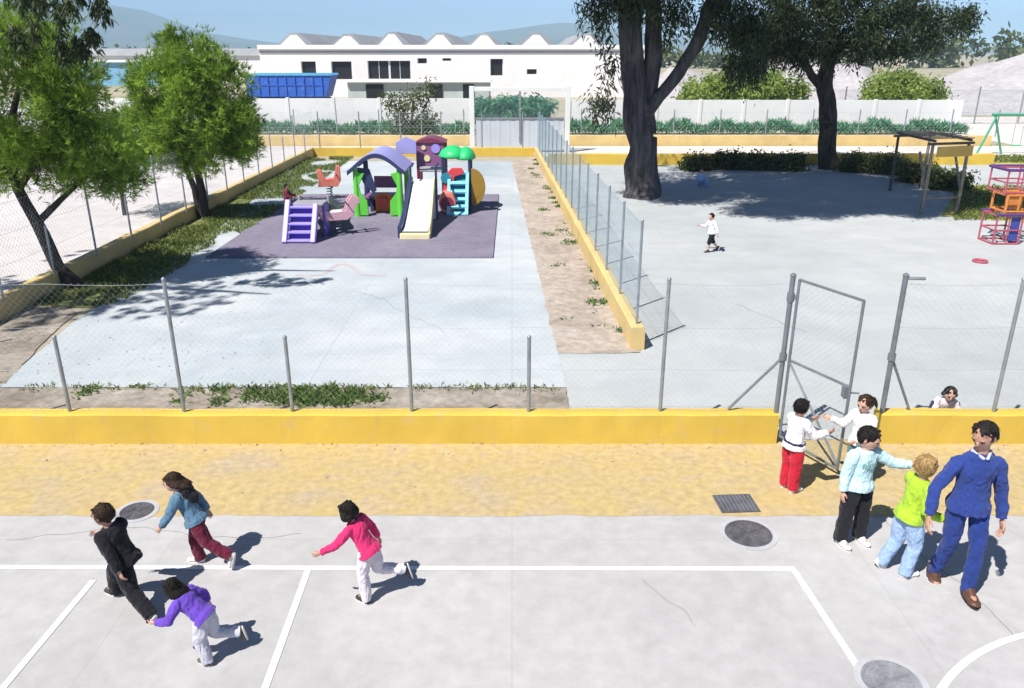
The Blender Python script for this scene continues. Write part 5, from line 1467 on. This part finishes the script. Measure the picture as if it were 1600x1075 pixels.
person('child in purple top and pale trousers leaning into a run, nearest the camera', .85, p, (-.85,.38), (-.75,.10,.72), look=(-.8,.45,-.35), anchor='L',
       armL=((-.35,-.35,-.75),(-.9,.1,-.15)), armR=((.45,.45,-.5),(.1,.3,-.8)), legL=((-.12,-.05,-1),(.22,-.10,-1)), legR=((.05,.08,-1),(.85,.30,-.25)), toeR=(.2,.05,-1),
       top=('jumper', cl_('purple', (.13,.06,.42))), pants=('trousers', cl_('pale_grey', (.50,.49,.55))), shoe=(mat('olive_shoe', (.10,.10,.07), .7, .2, 9), SOLE), hair=('black','long',(.35,.1,.1)), skin=0, bag=.018)
p = G(574, 943)
person('child in pink top and white leggings running alone in the middle of the court', 1.02, p, (-.80,.50), (-.42,.05,.92), look=(-.75,.6,-.25), anchor='L',
       armL=((-.62,-.25,-.62),(-.88,-.1,-.40)), armR=((.45,.30,-.75),(.2,.3,-.8)), legL=((-.16,.02,-1),(.12,-.12,-1)), legR=((.12,.10,-1),(.85,.22,-.20)), toeR=(.25,.05,-1),
       top=('top', cl_('pink', (.62,.03,.14))), pants=('leggings', cl_('white_pink', (.66,.60,.64))), shoe=(SH_D, SOLE), hair=('black','bob'), skin=1, bag=.012, extras=(ex_belt('waist_cuff', cl_('dark_pink', (.20,.01,.04)), -.10, -.04, .001),))

# the group at the gate
p = G(1231, 766)
person('child in white top and red trousers holding the open gate', 1.11, p, (.85,.40), (.06,.02,1), look=(.75,.6,-.1), anchor='P',
       armR=((.55,-.05,-.75),(.85,.1,.25)), armL=((.55,.2,-.6),(.85,.15,.35)), legR=((.05,-.03,-1),(-.03,0,-1)), legL=((.02,.05,-1),(-.02,0,-1)),
       top=('top', WHT), pants=('trousers', cl_('red', (.50,.012,.035))), shoe=(SH_W, SOLE), hair=('black','short'), skin=1, bag=.020, sleeve=1, extras=(ex_belt('tied_jacket', NVY, -.02, .16, .006),))
person('child with brown ponytail in white top standing in the gateway', 1.13, (3.84, 7.84), (-.85,-.50), (-.02,0,1), look=(-.8,-.55,-.2), anchor='P',
       armR=((-.45,.15,-.75),(-.75,.25,.25)), armL=((-.2,-.25,-.9),(-.6,.0,-.3)), legR=((0,.02,-1),(0,0.02,-1)), legL=((.02,-.03,-1),(.02,0,-1)),
       top=('top', WHT), pants=('trousers', cl_('teal', (.10,.20,.20))), shoe=(SH_D, SOLE), hair=('brown','pony',(.55,.1,-.75)), skin=0, bag=.014)
p = G(1326, 848)
person('boy in pale blue lettered sweater and black trousers pointing right', 1.29, p, (.28,-.96), (.02,0,1), look=(.72,-.62,-.28), anchor='P',
       armL=((.82,-.10,-.50),(.98,-.08,-.06)), armR=((-.22,-.02,-1),(-.06,-.14,-1)), legR=((-.10,-.06,-1),(-.05,.06,-1)), legL=((.10,.0,-1),(.06,.08,-1)), curl=.2,
       top=('sweater', cl_('pale_blue', (.48,.68,.74))), pants=('trousers', BLK), shoe=(SH_W, SOLE), hair=('black','short'), skin=0, bag=.020, hem=-.06, extras=(ex_print(cl_('sea_green', (.26,.45,.47))),))
p = G(1412, 903)
person('fair haired boy in lime green jumper and pale jeans beside the man', 1.25, p, (.78,.20), (.12,.0,1), look=(.85,.25,-.05), anchor='R',
       armR=((-.12,-.22,-.9),(.80,-.02,-.38)), armL=((.35,.25,-.8),(.8,.2,.0)), legR=((.18,-.02,-.95),(-.20,-.06,-.97)), legL=((-.06,.03,-1),(-.32,.05,-.9)), toeL=(.6,.1,-.75),
       top=('jumper', cl_('lime', (.34,.52,.035))), pants=('jeans', cl_('pale_denim', (.30,.42,.62))), shoe=(SH_W, SOLE), hair=('blond','short'), skin=0, bag=.016)
p = G(1509, 930)
person('man in blue sweater and dark blue trousers walking towards the court', 1.72, p, (-.12,-1), (-.02,-.05,1), look=(-.76,-.50,-.42), anchor='L', kid=False,
       armR=((-.50,.02,-.86),(-.22,-.34,-.86)), armL=((.30,.06,-.95),(.12,-.22,-1)), legL=((.05,-.20,-1),(.0,.02,-1)), legR=((.05,.05,-1),(.0,.34,-.94)), toeR=(-.1,-.75,-.6),
       top=('sweater', cl_('royal_blue', (.025,.050,.22))), pants=('trousers', cl_('dark_blue', (.018,.042,.20))), shoe=(SH_B, SH_D), hair=('grey','short'), skin=1, bag=.012, hem=-.12, extras=(ex_collar(cl_('pale_shirt', (.45,.46,.55))),))
q = D(1466, 625, 9.62)
person('dark haired child sitting behind the yellow wall, only the head showing', 1.08, (q.x, 9.58), (-.2,-1), (.0,-.46,.84), look=(-.25,-.9,-.3), anchor='P', seat_z=.085,
       armR=((-.3,-.3,-.9),(.1,-.7,.1)), armL=((.3,-.3,-.9),(-.1,-.7,.1)), legR=((-.3,-.5,.75),(-.1,-.1,-1)), legL=((.3,-.5,.75),(.1,-.1,-1)),
       top=('top', cl_('white_rose', (.72,.62,.66))), pants=('trousers', NVY), shoe=(SH_W, SOLE), hair=('black','bob'), skin=0)
# farther children
p = G(1110, 394)
person('small child in white shirt and black shorts running across the sunny yard', .98, p, (-.85,-.35), (-.12,0,1), anchor='P', fine=False,
       armR=((-.4,.3,-.8),(-.7,0,.1)), armL=((.4,-.2,-.8),(.1,-.3,-.8)), legR=((.25,.1,-.95),(.6,.1,-.7)), legL=((-.35,-.1,-.9),(-.05,0,-1)), toeR=(-.3,0,-.9),
       top=('shirt', WHT), pants=('shorts', BLK), leg_len=.62, shoe=(SH_D, SOLE), hair=('black','short'), skin=0, bag=.016)
p = G(1094, 290)
person('child in pale blue clothes sitting in the deep tree shade', 1.12, p, (-.4,-.9), (.1,.1,1), anchor='P', fine=False, seat_z=.09,
       armR=((-.4,-.2,-.85),(.2,-.6,-.3)), armL=((.5,.0,-.85),(.1,-.5,-.4)), legR=((-.4,-.75,.45),(-.1,-.3,-.9)), legL=((.3,-.8,.42),(.1,-.3,-.9)),
       top=('shirt', cl_('sky_blue', (.45,.58,.80))), pants=('trousers', cl_('mid_blue', (.25,.35,.6))), shoe=(SH_W, SOLE), hair=('brown','short'), skin=0, bag=.016)
person('child in maroon top standing behind the toddler slide on the mat', .98, (-6.55, 23.1), (.9,-.2), (.05,0,1), anchor='P', fine=False, z0=.05,
       armR=((.5,-.2,-.7),(.8,.1,-.2)), armL=((.4,.3,-.8),(.8,.1,-.1)), legR=((.05,-.05,-1),(-.03,0,-1)), legL=((0,.06,-1),(-.05,0,-1)),
       top=('top', cl_('deep_red', (.16,.02,.045))), pants=('trousers', NVY), shoe=(SH_D, SOLE), hair=('black','short'), skin=1, bag=.014)

# ------------------------------------------------------------------ the air between here and the hills
hm = bpy.data.materials.new('haze'); hm.use_nodes = True; ht = hm.node_tree
for n_ in list(ht.nodes):
    if n_.type != 'OUTPUT_MATERIAL': ht.nodes.remove(n_)
pv = ht.nodes.new('ShaderNodeVolumePrincipled'); pv.inputs['Color'].default_value = (.56, .81, 1.0, 1); pv.inputs['Density'].default_value = .00036; pv.inputs['Anisotropy'].default_value = -.2
ht.links.new(pv.outputs[0], ht.nodes['Material Output'].inputs['Volume'])
mb = MB(); mb.box((0, 2945, 119), (12040, 6130, 240)); hz = mb.build('haze', hm); tag(hz, kind='stuff')
